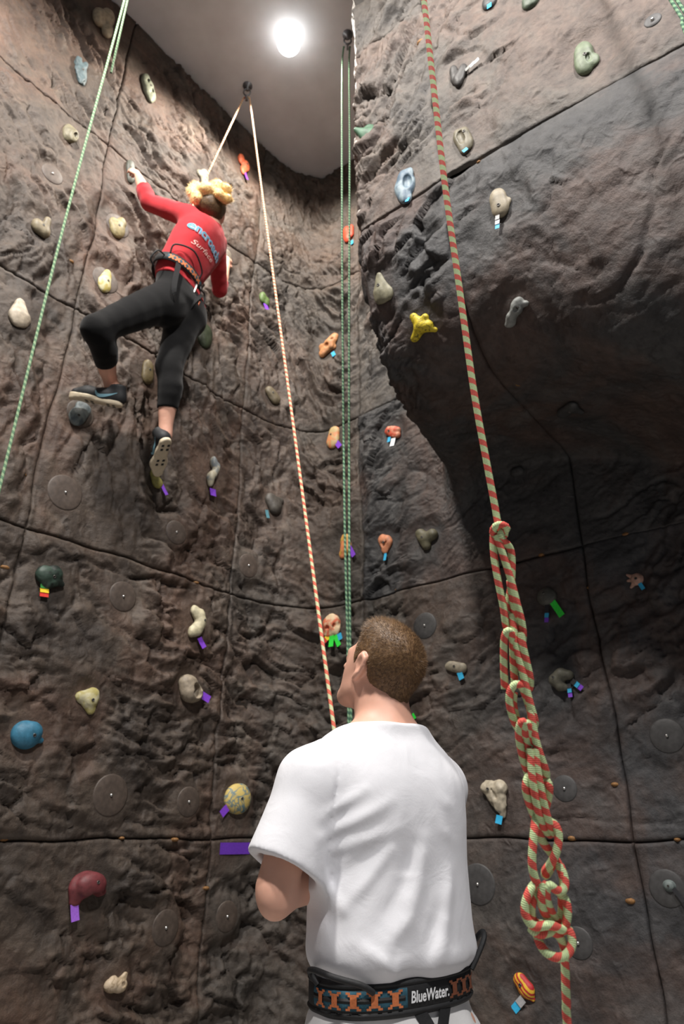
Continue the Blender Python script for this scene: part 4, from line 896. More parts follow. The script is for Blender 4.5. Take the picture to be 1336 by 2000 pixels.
def hand_sdf(P, wrist, grip, palm_n, fdir, r=0.0088, scale=1.0, thumb=1):
    """closed hand: palm from wrist towards grip, four fingers wrapped round an axis fdir through grip, thumb against them"""
    w = np.asarray(wrist, float); g = np.asarray(grip, float); ax = unit(fdir); n = unit(palm_n - ax*(palm_n@ax)); t = np.cross(ax, n)
    d = cap(P, w, g+n*0.028*scale, .026*scale, .024*scale)
    d = smin(d, cap(P, g+n*0.03*scale+ax*.026*scale, g+n*0.03*scale-ax*.026*scale, .016*scale, .017*scale), .012)
    for i, o in enumerate((.034, .012, -.011, -.033)):
        c = g+ax*o*scale; L = (1.0, 1.08, 1.0, .84)[i]
        pts = [c+n*0.026*scale+t*.010, c+n*0.014*scale+t*0.026*L*scale, c-n*0.012*scale+t*0.024*L*scale, c-n*0.020*scale+t*.002*scale, c-n*0.010*scale-t*0.012*L*scale]
        d = smin(d, chain(P, [(*p, r*scale*(1.02-.05*k)) for k, p in enumerate(pts)], .003), .004)
    c = g+ax*.03*scale
    d = smin(d, chain(P, [(*(w*.45+(g+n*.03*scale)*.55+ax*.02*scale), .013*scale), (*(c+n*.018*scale-t*.026*scale+ax*.008), .0105*scale), (*(c-n*.008*scale-t*.022*scale+ax*.004), .0095*scale), (*(c-n*.020*scale-t*.006*scale), .008*scale)], .006), .008)
    return d
def man_body(P):
    d = loft(P, TORSO)
    for s_, el, ha in ((-1, LEL, LHA), (1, REL, RHA)):
        sh = SHL if s_ < 0 else SHR
        d = smin(d, cap(P, (s_*0.05, -.01, 1.435), sh, .042, .052), .05)
        d = smin(d, cap(P, sh, el+np.array([0, 0, .03]), .050, .036), .03)
        w = ha+unit(el-ha)*0.075
        mid = el*0.68+w*0.32
        d = smin(d, chain(P, [(*(el+np.array([0, -.004, .004])), .030), (*mid, .042), (*w, .027)], .03), .02)
        d = smin(d, local(P, ha, .11, lambda X: hand_sdf(X, w, ha, unit(el-ha), np.array([0.1, 0.0, 1.0]) if s_ < 0 else np.array([0.2, 0.5, 1.0]))), .012)
        d = smin(d, chain(P, [(s_*.092, 0, .86, .085), (s_*.10, .01, .50, .058), (s_*.105, -.01, .30, .056), (s_*.11, -.015, .09, .040), (s_*.11, .02, .05, .04)], .05), .05)
        d = smin(d, cap(P, (s_*.11, -.02, .045), (s_*.13, .15, .03), .035, .028), .03)
    nb = np.array([0, -.012, 1.40]); nt_ = head_pt((0, -.022, -.055))
    d = smin(d, cap(P, nb, nt_, .062, .055), .03)
    d = smin(d, cap(P, (0, -.030, 1.40), head_pt((0, -.060, -.045)), .040, .038), .03)                # nape muscle
    return smin(d, local(P, HC, .14, lambda X: head_sdf(to_head(X))*HS), .016)
V, F = surface_nets(man_body, (-.33, -.24, -0.005), (.32, .42, 1.76), 0.0048, relax=3)
obj('body', V, F, M_SKIN, man)
# ---- hair
def hair_cut(Q):                 # >0 above the hairline
    y, z, x = Q[:, 1], Q[:, 2], np.abs(Q[:, 0])
    line = np.interp(y, [-.11, -.085, -.05, -.035, -.028, -.020, 0.004, .014, .024, .034, .050, .070, .10], [-.056, -.057, -.056, -.046, -.02, .028, .036, .022, -.004, .010, .050, .088, .11])
    return z-line
def hair_sdf(P):
    Q = to_head(P); cut = hair_cut(Q)
    base = man_body_near(P)
    infl = .0022+.0085*sstep(0.0, .095, cut)+.010*sstep(.06, .11, Q[:, 2])*sstep(-.04, .06, Q[:, 1])
    d = base-infl+.0012*fbm(P*70, 2)+.002*fbm(P*24, 2)
    return smax(d, -cut*0.8+.003*fbm(P*50+9, 2), .006)
def man_body_near(P):
    nt_ = head_pt((0, -.022, -.055)); d = head_sdf(to_head(P), ears=False)*HS
    return smin(d, cap(P, (0, -.030, 1.40), head_pt((0, -.060, -.045)), .040, .038), .03)
def hair_material(name, c1, c2):
    m, nt, b = mat_new(name); L = nt.links
    tc = N(nt, 'ShaderNodeTexCoord'); n = N(nt, 'ShaderNodeTexNoise', i_Scale=160.0, i_Detail=4.0); L.new(tc.outputs['Object'], n.inputs['Vector'])
    L.new(ramp(nt, n.outputs[0], [(0.35, srgb(*c1)), (0.65, srgb(*c2))]), b.inputs['Base Color'])
    b.inputs['Roughness'].default_value = 0.5; b.inputs['Specular IOR Level'].default_value = 0.35
    bp = N(nt, 'ShaderNodeBump', i_Strength=0.3, i_Distance=0.002); L.new(n.outputs[0], bp.inputs['Height']); L.new(bp.outputs[0], b.inputs['Normal'])
    return m
M_HAIR = hair_material('short_brown_hair', (84, 62, 42), (122, 94, 64))
hV, hF = surface_nets(hair_sdf, HC-.15, HC+.15, 0.0035, relax=1)
hair = obj('hair', hV, hF, M_HAIR, man)
def strands_mesh(V, F, n, length, width, dirf, seed=1, lift=0.45):
    rg = np.random.default_rng(seed); a, b, c = V[F[:, 0]], V[F[:, 1]], V[F[:, 2]]
    nr = np.cross(b-a, c-a); ar = np.linalg.norm(nr, axis=1); nr = nr/np.maximum(ar, 1e-12)[:, None]
    i = rg.choice(len(F), n, p=ar/ar.sum()); u = rg.random((n, 2))
    root = a[i]+(b[i]-a[i])*u[:, :1]+(V[F[i, 3]]-a[i])*u[:, 1:]
    d = dirf(root); nn = nr[i]; d = d-nn*(d*nn).sum(1)[:, None]; d /= np.maximum(np.linalg.norm(d, axis=1), 1e-9)[:, None]
    d = d+nn*lift+rg.normal(size=(n, 3))*.28; d /= np.linalg.norm(d, axis=1)[:, None]
    s_ = np.cross(d, nn); s_ /= np.maximum(np.linalg.norm(s_, axis=1), 1e-9)[:, None]
    L = length(root)*rg.uniform(.6, 1.2, n)
    Vo = np.stack([root-s_*width-nn*.001, root+s_*width-nn*.001, root+d*L[:, None]], 1).reshape(-1, 3)
    return Vo, np.arange(3*n).reshape(-1, 3).astype(np.int32)
def hl(P): Q = to_head(P); return .0025+.0090*sstep(.0, .09, hair_cut(Q))+.008*sstep(.06, .11, Q[:, 2])*sstep(-.04, .06, Q[:, 1])
sV, sF = strands_mesh(hV, hF, 20000, hl, .00045, lambda P: np.repeat((HR@np.array([0.15, 0.75, -0.35]))[None], len(P), 0))
so = obj('hair_strands', sV, sF, M_HAIR, hair, smooth=False); so['kind'] = 'stuff'
# ---- T-shirt
FOLDS = []                       # (x0,z0,x1,z1, amplitude, width) on the back
def fold(a, b, amp, wid): p = mpx(*a, 1.44); q = mpx(*b, 1.44); FOLDS.append((p[0], p[2], q[0], q[2], amp, wid))
fold((604, 1600), (690, 1545), .007, .011); fold((602, 1640), (745, 1565), .008, .012); fold((610, 1668), (760, 1618), .006, .012)
fold((610, 1690), (650, 1780), .006, .010); fold((650, 1770), (745, 1660), .007, .010); fold((640, 1720), (720, 1650), -.004, .010)
fold((828, 1640), (812, 1720), .010, .016); fold((812, 1720), (780, 1790), .011, .017); fold((780, 1790), (735, 1835), .009, .014)
fold((795, 1650), (770, 1730), -.007, .014); fold((770, 1730), (715, 1800), -.006, .014)
fold((668, 1838), (715, 1868), .007, .011); fold((715, 1868), (740, 1900), .006, .009); fold((752, 1875), (748, 1905), .007, .007)
fold((905, 1700), (880, 1800), .009, .014); fold((880, 1800), (845, 1890), .009, .015); fold((860, 1780), (820, 1870), -.006, .014)
fold((880, 1560), (915, 1580), .005, .012); fold((880, 1620), (912, 1640), .005, .012); fold((615, 1780), (640, 1880), .006, .013); fold((600, 1800), (612, 1890), .005, .010)
fold((760, 1712), (810, 1710), .0025, .004); fold((700, 1460), (800, 1470), .003, .02)
TEE = [(0.965, .140, .104, -.004, 0), (1.00, .146, .110, -.004, 0), (1.035, .166, .130, -.008, 0), (1.08, .166, .128, -.008, 0), (1.18, .163, .122, -.006, 0), (1.28, .170, .122, -.008, 0), (1.345, .166, .112, -.010, 0), (1.40, .125, .092, -.010, 0), (1.435, .082, .080, -.006, 0), (1.46, .066, .074, -.008, 0)]
def tee(P):
    d = loft(P, TEE)
    for s_, el in ((-1, LEL), (1, REL)):
        sh = SHL if s_ < 0 else SHR
        d = smin(d, cap(P, (s_*0.05, -.012, 1.438), sh, .047, .061), .05)
        he = sh+(el-sh)*0.74; ax = unit(el-sh)
        sl = cap(P, sh, he+ax*.05, .062, .083)
        hn = unit(ax+np.array([s_*0.22, 0, 0])); sl = smax(sl, (P-he)@hn, .004)
        d = smin(d, sl, .028)
        hole = cap(P, sh+(el-sh)*.50, he+ax*.15, .050, .082); d = smax(d, -hole, .004)
    x, z = P[:, 0], P[:, 2]; back = sstep(.03, -.05, P[:, 1]); f = 0
    for x0, z0, x1, z1, a, w in FOLDS:
        dx, dz = x1-x0, z1-z0; t = np.clip(((x-x0)*dx+(z-z0)*dz)/(dx*dx+dz*dz), 0, 1)
        r2 = (x-x0-t*dx)**2+(z-z0-t*dz)**2; f = f+a*np.exp(-r2/(w*w))*(0.35+0.65*np.sin(np.pi*np.clip(t, .08, .92)))
    d = d-0.6*f*back
    d = d-.004*fbm(P*np.array([9, 9, 6])+4, 3)-.004*np.sin(P[:, 0]*46+2*fbm(P*8, 2))*sstep(1.10, 1.02, z)
    # sleeve seam
    sx = np.abs(P[:, 0])-(.150+.018*sstep(1.40, 1.24, z)); d = d+.0022*np.exp(-(sx/.0035)**2)*sstep(1.18, 1.22, z)
    nk = cap(P, (0, -.012, 1.36), head_pt((0, -.03, -.05)), .064, .064)
    d = smax(d, -(nk-.002), .003); nb_ = np.linalg.norm((P-np.array([0, -.008, 0]))[:, :2]/[.074, .078], axis=1)
    d = smax(d, P[:, 2]-(1.462-.22*np.maximum(P[:, 1]+.03, 0)), .006)
    return smax(d, 0.962-P[:, 2], .004)
V, F = surface_nets(tee, (-.36, -.20, .93), (.34, .24, 1.50), 0.0042, relax=3)
obj('t_shirt', V, F, M_TEE, man)
ring = [(.071*math.cos(a), -.012+.073*math.sin(a), 1.456-.20*max(.073*math.sin(a)+.02, 0)) for a in np.linspace(0, 2*math.pi, 40)]
V, F, _ = tube(ring, .0055, 8); 
# ---- trousers and shoes
def pants(P):
    d = loft(P, [(0.82, .176, .132, -.006, 0), (0.90, .172, .130, -.008, 0), (0.95, .152, .116, -.004, 0), (1.01, .142, .105, -.002, 0)])
    for s_ in (-1, 1):
        d = smin(d, chain(P, [(s_*.095, 0, .85, .100), (s_*.105, .01, .50, .082), (s_*.11, -.005, .10, .078)], .04), .03)
    d = d-.006*fbm(P*np.array([12, 12, 9])+40, 3)-.004*np.sin(P[:, 0]*60+P[:, 2]*50+3*fbm(P*7, 2))*sstep(.97, .93, P[:, 2])
    return smax(smax(d, .035-P[:, 2], .005), P[:, 2]-1.005, .004)
V, F = surface_nets(pants, (-.32, -.22, 0.0), (.32, .20, 1.03), 0.008, relax=1)
obj('trousers', V, F, M_PANTS, man)
M_SHOE = simple('shoe_dark', srgb(60, 60, 64), 0.6, grain=0.1)
for s_ in (-1, 1):
    def shoe_f(P, s_=s_): return smax(smin(cap(P, (s_*.11, -.04, .035), (s_*.13, .17, .025), .042, .036), cap(P, (s_*.11, -.03, .03), (s_*.11, -.02, .10), .045, .042), .03), .002-P[:, 2], .004)
    V, F = surface_nets(shoe_f, (s_*.12-.08, -.12, 0), (s_*.12+.08, .24, .16), .009, relax=1); obj('shoe', V, F, M_SHOE, man)
# ---- harness
BA, BB, BCY = .150, .114, -.004
def belt_pt(th_, z, off=0.0):    # th_ measured from straight back, positive to his right
    a, b = BA+off, BB+off; e = 2/2.4
    cx, sy = math.sin(th_), math.cos(th_)
    bx = a*math.copysign(abs(cx)**e, cx)
    return np.array([bx, BCY-b*math.copysign(abs(sy)**e, sy), z+0.05*bx])
_ths = np.linspace(0, 2*math.pi, 721); _bp = np.array([belt_pt(t, 0) for t in _ths]); _bl = np.concatenate([[0], np.cumsum(np.linalg.norm(np.diff(_bp, axis=0), axis=1))])
def belt_s(s_, z, off=0.0):      # s metres along the belt from straight back, + to his right
    s_ = s_ % _bl[-1]; return belt_pt(np.interp(s_, _bl, _ths), z, off)
def belt_band(z0, z1, off, thick, s0=None, s1=None, n=160, seg=6):
    V = []; F = []; closed = s0 is None
    ss = np.linspace(0, _bl[-1], n, endpoint=False) if closed else np.linspace(s0, s1, n)
    prof = [(z0, off), (z0, off+thick*.6), (z0+.006, off+thick), (z1-.006, off+thick), (z1, off+thick*.6), (z1, off)]
    k = len(prof)
    for s_ in ss:
        for z, o in prof: V.append(belt_s(s_, z, o))
    m = len(ss)
    for i in range(m if closed else m-1):
        for j in range(k):
            a, b = i*k+j, i*k+(j+1) % k; c, d = ((i+1) % m)*k+(j+1) % k, ((i+1) % m)*k+j; F.append((a, b, c, d))
    if not closed: F += [tuple(range(k)), tuple(range((m-1)*k+k-1, (m-1)*k-1, -1))]
    return V, F
har = empty('harness', (0, 0, 0)); har.parent = man
M_BELT = M_BLACK; M_TEAL = simple('woven_teal', srgb(38, 82, 98), 0.8, grain=0.2, scale=250, bump=0.3)
M_ORNG = simple('woven_orange', srgb(196, 112, 66), 0.8, grain=0.15, scale=250, bump=0.3); M_BRN = simple('woven_brown', srgb(112, 62, 38), 0.8, grain=0.15, scale=250, bump=0.3)
M_WTXT = simple('white_thread', srgb(232, 234, 236), 0.7)
BZ0, BZ1 = .967, 1.014
V, F = belt_band(BZ0, BZ1, -.004, .010); obj('waist_belt', V, F, M_BELT, har)
V, F = belt_band(BZ1-.010, BZ1+.003, -.002, .010); obj('padded_edge', V, F, M_BELT, har)
V, F = belt_band(BZ0-.006, BZ0+.007, -.002, .010); obj('padded_edge', V, F, M_BELT, har)
zt0, zt1 = .975, 1.004
V, F = belt_band(zt0, zt1, .005, .0022, -.225, -.040, 80); tb = obj('teal_band', V, F, M_TEAL, har)
V, F = belt_band((zt0+zt1)/2-.004, (zt0+zt1)/2+.004, .0066, .0012, -.225, -.044, 80); obj('black_stripe', V, F, M_BLACK, har)
def motif(mat, s_c, name, par, w=.0037):
    """stepped woven cross: centre block with stepped arms"""
    H = (zt1-zt0)/2*0.92; zc = (zt0+zt1)/2; u = H/4.0; cells = []
    pat = ['##...##', '.#####.', '..###..', '..###..', '..###..', '..###..', '.#####.', '##...##']
    V = []; F = []
    for r, row in enumerate(pat):
        for c, ch in enumerate(row):
            if ch != '#': continue
            s0 = s_c+(c-3.5)*w; z1_ = zc+H-r*2*H/8; z0_ = z1_-2*H/8; b = len(V)
            V += [belt_s(s0, z0_, .0090), belt_s(s0+w, z0_, .0090), belt_s(s0+w, z1_, .0090), belt_s(s0, z1_, .0090)]; F.append((b, b+1, b+2, b+3))
    obj(name, V, F, mat, par, smooth=False)
for i in range(5): motif(M_ORNG, -.200+.0345*i, 'woven_motif', har)
for i in range(3): motif(M_BRN, .058+.027*i, 'woven_motif', har)
def text_mesh(body, size, shear=0.0, extrude=0.0, offset=0.0):
    cu = bpy.data.curves.new('lettering', 'FONT'); cu.body = body; cu.size = size; cu.shear = shear; cu.offset = offset; cu.resolution_u = 4
    o = bpy.data.objects.new('lettering', cu); COL.objects.link(o); dg = bpy.context.evaluated_depsgraph_get()
    me = bpy.data.meshes.new_from_object(o.evaluated_get(dg)); bpy.data.objects.remove(o)
    import bmesh
    bm = bmesh.new(); bm.from_mesh(me); bmesh.ops.triangulate(bm, faces=bm.faces[:])
    for _ in range(2):
        es = [e for e in bm.edges if e.calc_length() > size*0.16]
        if es: bmesh.ops.subdivide_edges(bm, edges=es, cuts=1); bmesh.ops.triangulate(bm, faces=bm.faces[:])
    V = np.array([v.co[:] for v in bm.verts]); F = [tuple(v.index for v in f.verts) for f in bm.faces]; bm.free(); return V, F
V, F = text_mesh('BlueWater.', .0240, shear=0.12, offset=.0006)
V[:, 0] -= V[:, 0].min(); V[:, 0] *= .078/V[:, 0].max()
V = [belt_s(-.034+x, .981+y, .0085) for x, y, _ in V]; obj('belt_lettering', V, F, M_WTXT, har, smooth=False)
# gear loops and leg-loop risers
def mtube(pts, r, name, mat, par, seg=8, step=.006): V, F, uv = tube(spline(pts, step), r, seg); return obj(name, V, F, mat, par)
mtube([belt_s(-.205, 1.008, .010), belt_s(-.215, 1.028, .022), belt_s(-.185, 1.036, .034), belt_s(-.150, 1.028, .032), belt_s(-.115, 1.016, .022), belt_s(-.098, 1.002, .010)], .0052, 'gear_loop', M_BLACK, har)
mtube([belt_s(.120, 1.008, .010), belt_s(.128, 1.03, .022), belt_s(.140, 1.055, .034), belt_s(.160, 1.062, .034), belt_s(.185, 1.04, .026), belt_s(.20, 1.012, .010)], .0052, 'gear_loop', M_BLACK, har)
def strap(pts, w, name, par, mat=None, nrm=(0, -1, 0), th_=.002):
    C = spline(pts, .01); T = np.gradient(C, axis=0); T /= np.linalg.norm(T, axis=1)[:, None]; nr = np.asarray(nrm, float)
    S = np.cross(T, nr); S /= np.linalg.norm(S, axis=1)[:, None]; Nn = np.cross(S, T); V = []; F = []
    for c, s_, n_ in zip(C, S, Nn): V += [c-s_*w/2, c+s_*w/2, c+s_*w/2-n_*th_, c-s_*w/2-n_*th_]
    for i in range(len(C)-1):
        for j in range(4): F.append((4*i+j, 4*i+(j+1) % 4, 4*i+4+(j+1) % 4, 4*i+4+j))
    F += [(3, 2, 1, 0), (4*len(C)-4, 4*len(C)-3, 4*len(C)-2, 4*len(C)-1)]
    return obj(name, V, F, mat or M_BLACK, par, smooth=False)
for s0, sx in ((-.018, -.045), (.040, .06)):
    strap([belt_s(s0, .968, .004), belt_s(.010+.35*(s0-.010), .935, .014), belt_s(.010+.2*(s0-.010), .915, .016)], .022, 'riser_strap', har)
strap([belt_s(.000, .912, .014), belt_s(-.008, .88, .020), belt_s(-.03, .80, .030)], .018, 'riser_strap', har)
strap([belt_s(.022, .912, .014), belt_s(.030, .88, .020), belt_s(.06, .80, .030)], .018, 'riser_strap', har)
V, F = belt_band(.900, .930, .0125, .004, -.006, .028, 12); obj('riser_buckle', V, F, M_BLACK, har)
for s_ in (-1, 1):
    V = []; F = []
    ringp = [(s_*.098+.106*math.cos(a), .002+.110*math.sin(a), .74+.02*math.sin(a)) for a in np.linspace(0, 2*math.pi, 40)]
    V, F, _ = tube(ringp, .012, 8); obj('leg_loop', V, F, M_BLACK, har)
dev = np.array([0.0, .165, .97]); 
mtube([(0.012, .125, .95), (.014, .15, .955), (0, .185, .965), (-.014, .15, .975), (-.012, .125, .975)], .004, 'belay_loop', M_BLACK, har)
mtube([(0, .15, .955), (.02, .17, .965), (.018, .20, .985), (0, .21, .99), (-.018, .20, .985), (-.02, .17, .965), (0, .15, .955)], .0045, 'carabiner', M_STEEL, har)
BELAY_DEV = m_world(np.array([0, .205, .99])); RH_W = m_world(RHA); LH_W = np.array(HAND_ROPE)
# ------------------------------------------------------------------ the climber on the left wall
WA = np.array([-1.364, 2.702, 0]); WD = unit(np.array([0.747, 0.908, 0])); WN = np.array([WD[1], -WD[0], 0.0]); UPZ = np.array([0, 0, 1.0])
def onleft(px, py, q):
    r = ray(px, py); t = ((WA-CAM)@WN+q)/(r@WN); return CAM+r*t
J = dict(                                           # joints: seen at a pixel, so many metres off the wall
    pelvis=onleft(350, 592, 0.352), waist=onleft(346, 545, 0.363), chest=onleft(387, 477, 0.432), neck=onleft(413, 447, 0.455), lsh=onleft(367, 423, 0.444), lel=onleft(291, 396, 0.249), lwr=onleft(271, 347, 0.172), lha=onleft(260, 325, 0.090), rsh=onleft(422, 474, 0.343), rel=onleft(429, 566, 0.151), rwr=onleft(441, 522, 0.121), rha=onleft(446, 500, 0.121), lhip=onleft(318, 590, 0.371), lkn=onleft(187, 643, 0.339), lan=onleft(219, 755, 0.120), rhip=onleft(362, 612, 0.306), rkn=onleft(330, 716, 0.321), ran=onleft(323, 850, 0.255),
    head=onleft(411, 420, 0.485))
CO = J['pelvis'].copy()
gal = empty('person', CO)
tag(gal, 'blonde climber in red top and black leggings high on the left wall', 'person')
sp = unit(J['neck']-J['pelvis']); rt = unit((J['rsh']-J['lsh'])-sp*((J['rsh']-J['lsh'])@sp)); fw = np.cross(sp, rt)
fw = -fw if fw@WN > 0 else fw                       # towards the wall
TF = np.stack([rt, fw, sp], 1)                      # torso frame (columns right, forward, up)
hp = unit((J['rhip']-J['lhip'])); hup = unit(sp-hp*(sp@hp)); hfw = np.cross(hup, hp); hfw = -hfw if hfw@WN > 0 else hfw
PF = np.stack([hp, hfw, hup], 1)
_tc = [(J[k]-J['pelvis'])@TF for k in ('waist', 'chest', 'neck')]
_rows = [(-.02, .135, .095, 0, 0), (_tc[0][2], .128, .088, _tc[0][1], _tc[0][0]), (.55*_tc[0][2]+.45*_tc[1][2], .136, .092, .5*_tc[0][1]+.5*_tc[1][1], .55*_tc[0][0]+.45*_tc[1][0]-.004), (_tc[1][2], .150, .098, _tc[1][1], _tc[1][0]),
         (.35*_tc[1][2]+.65*_tc[2][2], .140, .082, .35*_tc[1][1]+.65*_tc[2][1], .35*_tc[1][0]+.65*_tc[2][0]), (_tc[2][2], .060, .055, _tc[2][1], _tc[2][0])]
def torso_c(P, infl=0.0):
    return loft((P-J['pelvis'])@TF, [(z, a+infl, b+infl, cy, cx) for z, a, b, cy, cx in _rows])
def hips_c(P, infl=0.0):
    d = ell(P, J['pelvis']-hup*.02, (.148+infl, .102+infl, .112+infl), PF)
    for h_ in ('lhip', 'rhip'): d = smin(d, ell(P, J[h_]-hfw*.035-hup*.035, (.080+infl, .075+infl, .085+infl), PF), .05)
    return d
def arms_c(P, infl=0.0, upto=1.0):
    d = None
    for s_ in 'lr':
        sh, el, wr = J[s_+'sh'], J[s_+'el'], J[s_+'wr']
        c = smin(limb(P, [(*sh, .050+infl), (*(sh*.5+el*.5), .045+infl), (*el, .037+infl)], 5), limb(P, [(*el, .036+infl), (*(el*.7+wr*.3), .039+infl), (*wr, .024+infl)], 5), .015)
        d = c if d is None else np.minimum(d, c)
    return d
def legs_c(P, infl=0.0):
    d = None
    for s_ in 'lr':
        h_, k_, a_ = J[s_+'hip'], J[s_+'kn'], J[s_+'an']
        bk = WN*0.02
        c = limb(P, [(*h_, .092+infl), (*(h_*.5+k_*.5+bk*.4), .077+infl), (*k_, .057+infl)], 7)
        c2 = limb(P, [(*k_, .055+infl), (*(k_*.68+a_*.32+bk), .056+infl), (*(k_*.3+a_*.7), .041+infl), (*a_, .031+infl)], 8)
        c = smin(c, c2, .03); d = c if d is None else smin(d, c, .02)
    return d
# head looks to her right and down the wall
hd_up = unit(unit(J['head']-J['neck'])*0.3+sp*0.55+UPZ*0.5+WD*-.10); hd_f = unit(-WN*0.80+WD*0.75+UPZ*-0.1); hd_f = unit(hd_f-hd_up*(hd_f@hd_up)); hd_r = np.cross(hd_f, hd_up)
GH = np.stack([hd_r, hd_f, hd_up], 1); HCg = J['head'].copy(); GS = .95
def g_head(P): return (P-HCg)@GH/GS
def open_hand(P, wr, ha, palm, curl, s_=1.0):
    """hand laid over a hold: palm between wrist and knuckles, fingers curling onto the wall"""
    f = unit(ha-wr); n = unit(palm-f*(palm@f)); t = np.cross(f, n); kn = wr+f*.072
    d = cap(P, wr, kn, .022, .020); d = smin(d, cap(P, kn-t*.026, kn+t*.026, .013, .013), .012)
    for i, o in enumerate((-.030, -.010, .010, .029)):
        L = (.9, 1.05, 1.0, .8)[i]; b = kn+t*o
        p1 = b+f*.028*L+n*.006; p2 = p1+f*.016*L+n*.018*L; p3 = p2+n*.018*L-f*.004
        d = smin(d, chain(P, [(*b, .0095), (*p1, .0090), (*p2, .0085), (*p3, .0075)], .003), .004)
    b = wr+f*.025+t*.020*s_; d = smin(d, chain(P, [(*b, .013), (*(b+t*.022*s_+f*.025+n*.01), .0105), (*(b+t*.020*s_+f*.048+n*.022), .0085)], .005), .008)
    return d
hl_ = onleft(240, 797, .19); tl_ = onleft(140, 777, .05); tl_ = hl_+unit(tl_-hl_)*.255
hr_ = onleft(328, 858, .305); tr_ = onleft(302, 936, .08); tr_ = hr_+unit(tr_-hr_)*.25
ul_ = unit(UPZ+WN*.45); ur_ = unit(unit(J['ran']-hr_)*.6+unit(-WN)*.6)
FEET = [[(*J['lan'], .034), (*(hl_*.85+tl_*.15+ul_*.05), .030), (*(hl_*.35+tl_*.65+ul_*.042), .018)], [(*J['ran'], .030), (*(hr_*.82+tr_*.18+ur_*.05), .026), (*(hr_*.35+tr_*.65+ur_*.042), .018)]]
def gal_body(P):
    d = smin(torso_c(P), hips_c(P), .06)
    d = smin(d, arms_c(P), .03); d = smin(d, legs_c(P), .03)
    for s_ in 'lr': d = smin(d, cap(P, J['neck']-sp*.02, J[s_+'sh'], .048, .046), .04)
    d = smin(d, cap(P, J['neck']-sp*.03, HCg-hd_up*.05-hd_f*.015, .052, .045), .025)
    for fp in FEET: d = smin(d, chain(P, fp, .02), .02)
    d = smin(d, local(P, HCg, .15, lambda X: head_sdf(g_head(X))*GS), .014)
    d = smin(d, local(P, J['lha'], .11, lambda X: open_hand(X, J['lwr'], J['lha'], -WN-UPZ*.3, 1, 1)), .012)
    d = smin(d, local(P, J['rha'], .11, lambda X: open_hand(X, J['rwr'], J['rha'], -WN-UPZ*.3, 1, -1)), .012)
    return d
allp = np.array(list(J.values())); LO, HI = allp.min(0)-.19, allp.max(0)+.19
V, F = surface_nets(gal_body, LO, HI, .0068, relax=6); obj('body', V-CO, F, M_SKIN, gal)
# ---- red top
M_RED = cloth_mat('red_jersey', srgb(178, 48, 54)); M_LEG = cloth_mat('black_leggings', srgb(13, 13, 14), 0.05)
NAV = J['pelvis']+hup*.060
def top_c(P):
    d = smin(torso_c(P, .010), smax(hips_c(P, .012), (P-J['waist'])@sp-.02, .02), .05)
    for s_ in 'lr': d = smin(d, cap(P, J['neck']-sp*.03, J[s_+'sh'], .053, .054), .04)
    a = arms_c(P, .008)
    for s_ in 'lr':
        ax = unit(J[s_+'wr']-J[s_+'el']); cut = J[s_+'el']+(J[s_+'wr']-J[s_+'el'])*(.58 if s_ == 'l' else .30)
        m = np.linalg.norm(P-(J[s_+'wr']), axis=1) < .30
        near = cap(P, J[s_+'el'], J[s_+'wr'], .08, .08) < 0
        a = np.where(near, smax(a, (P-cut)@ax, .004), a)
    d = smin(d, a, .03)
    Q = (P-J['waist'])@TF
    d = d-.0045*np.sin((Q[:, 2]+.75*Q[:, 0])*115+2.2*fbm(P*7, 2))*sstep(.13, -.02, Q[:, 2])*sstep(.02, -.03, Q[:, 1])-.003*fbm(P*16, 2)
    nk = cap(P, J['neck']-sp*.01, HCg, .050, .055); d = smax(d, -(nk-.004), .004)
    nkd = np.linalg.norm(P-J['neck'], axis=1); d = np.where(nkd < .10, smax(d, (P-J['neck'])@unit(sp*.9+hd_up*.3)-.025, .01), d)
    return smax(d, -((P-J['waist'])@sp+.062), .006)
V, F = surface_nets(top_c, LO, HI, .0065, relax=6); obj('red_top', V-CO, F, M_RED, gal)
topV, topF = V, F
def legg(P):
    d = smin(smin(hips_c(P, .006), legs_c(P, .006), .04), smax(torso_c(P, .006), (P-J['waist'])@sp+.02, .01), .05)
    for s_ in 'lr':
        ax = unit(J[s_+'an']-J[s_+'kn']); cut = J[s_+'kn']+(J[s_+'an']-J[s_+'kn'])*(.58 if s_ == 'l' else .63)
        near = cap(P, J[s_+'kn']*.6+J[s_+'an']*.4, J[s_+'an']+ax*.1, .10, .10) < 0
        d = np.where(near, smax(d, (P-cut)@ax, .004), d)
    return smax(d, (P-J['waist'])@sp+.030, .008)
V, F = surface_nets(legg, LO, HI, .0065, relax=6); obj('leggings', V-CO, F, M_LEG, gal)
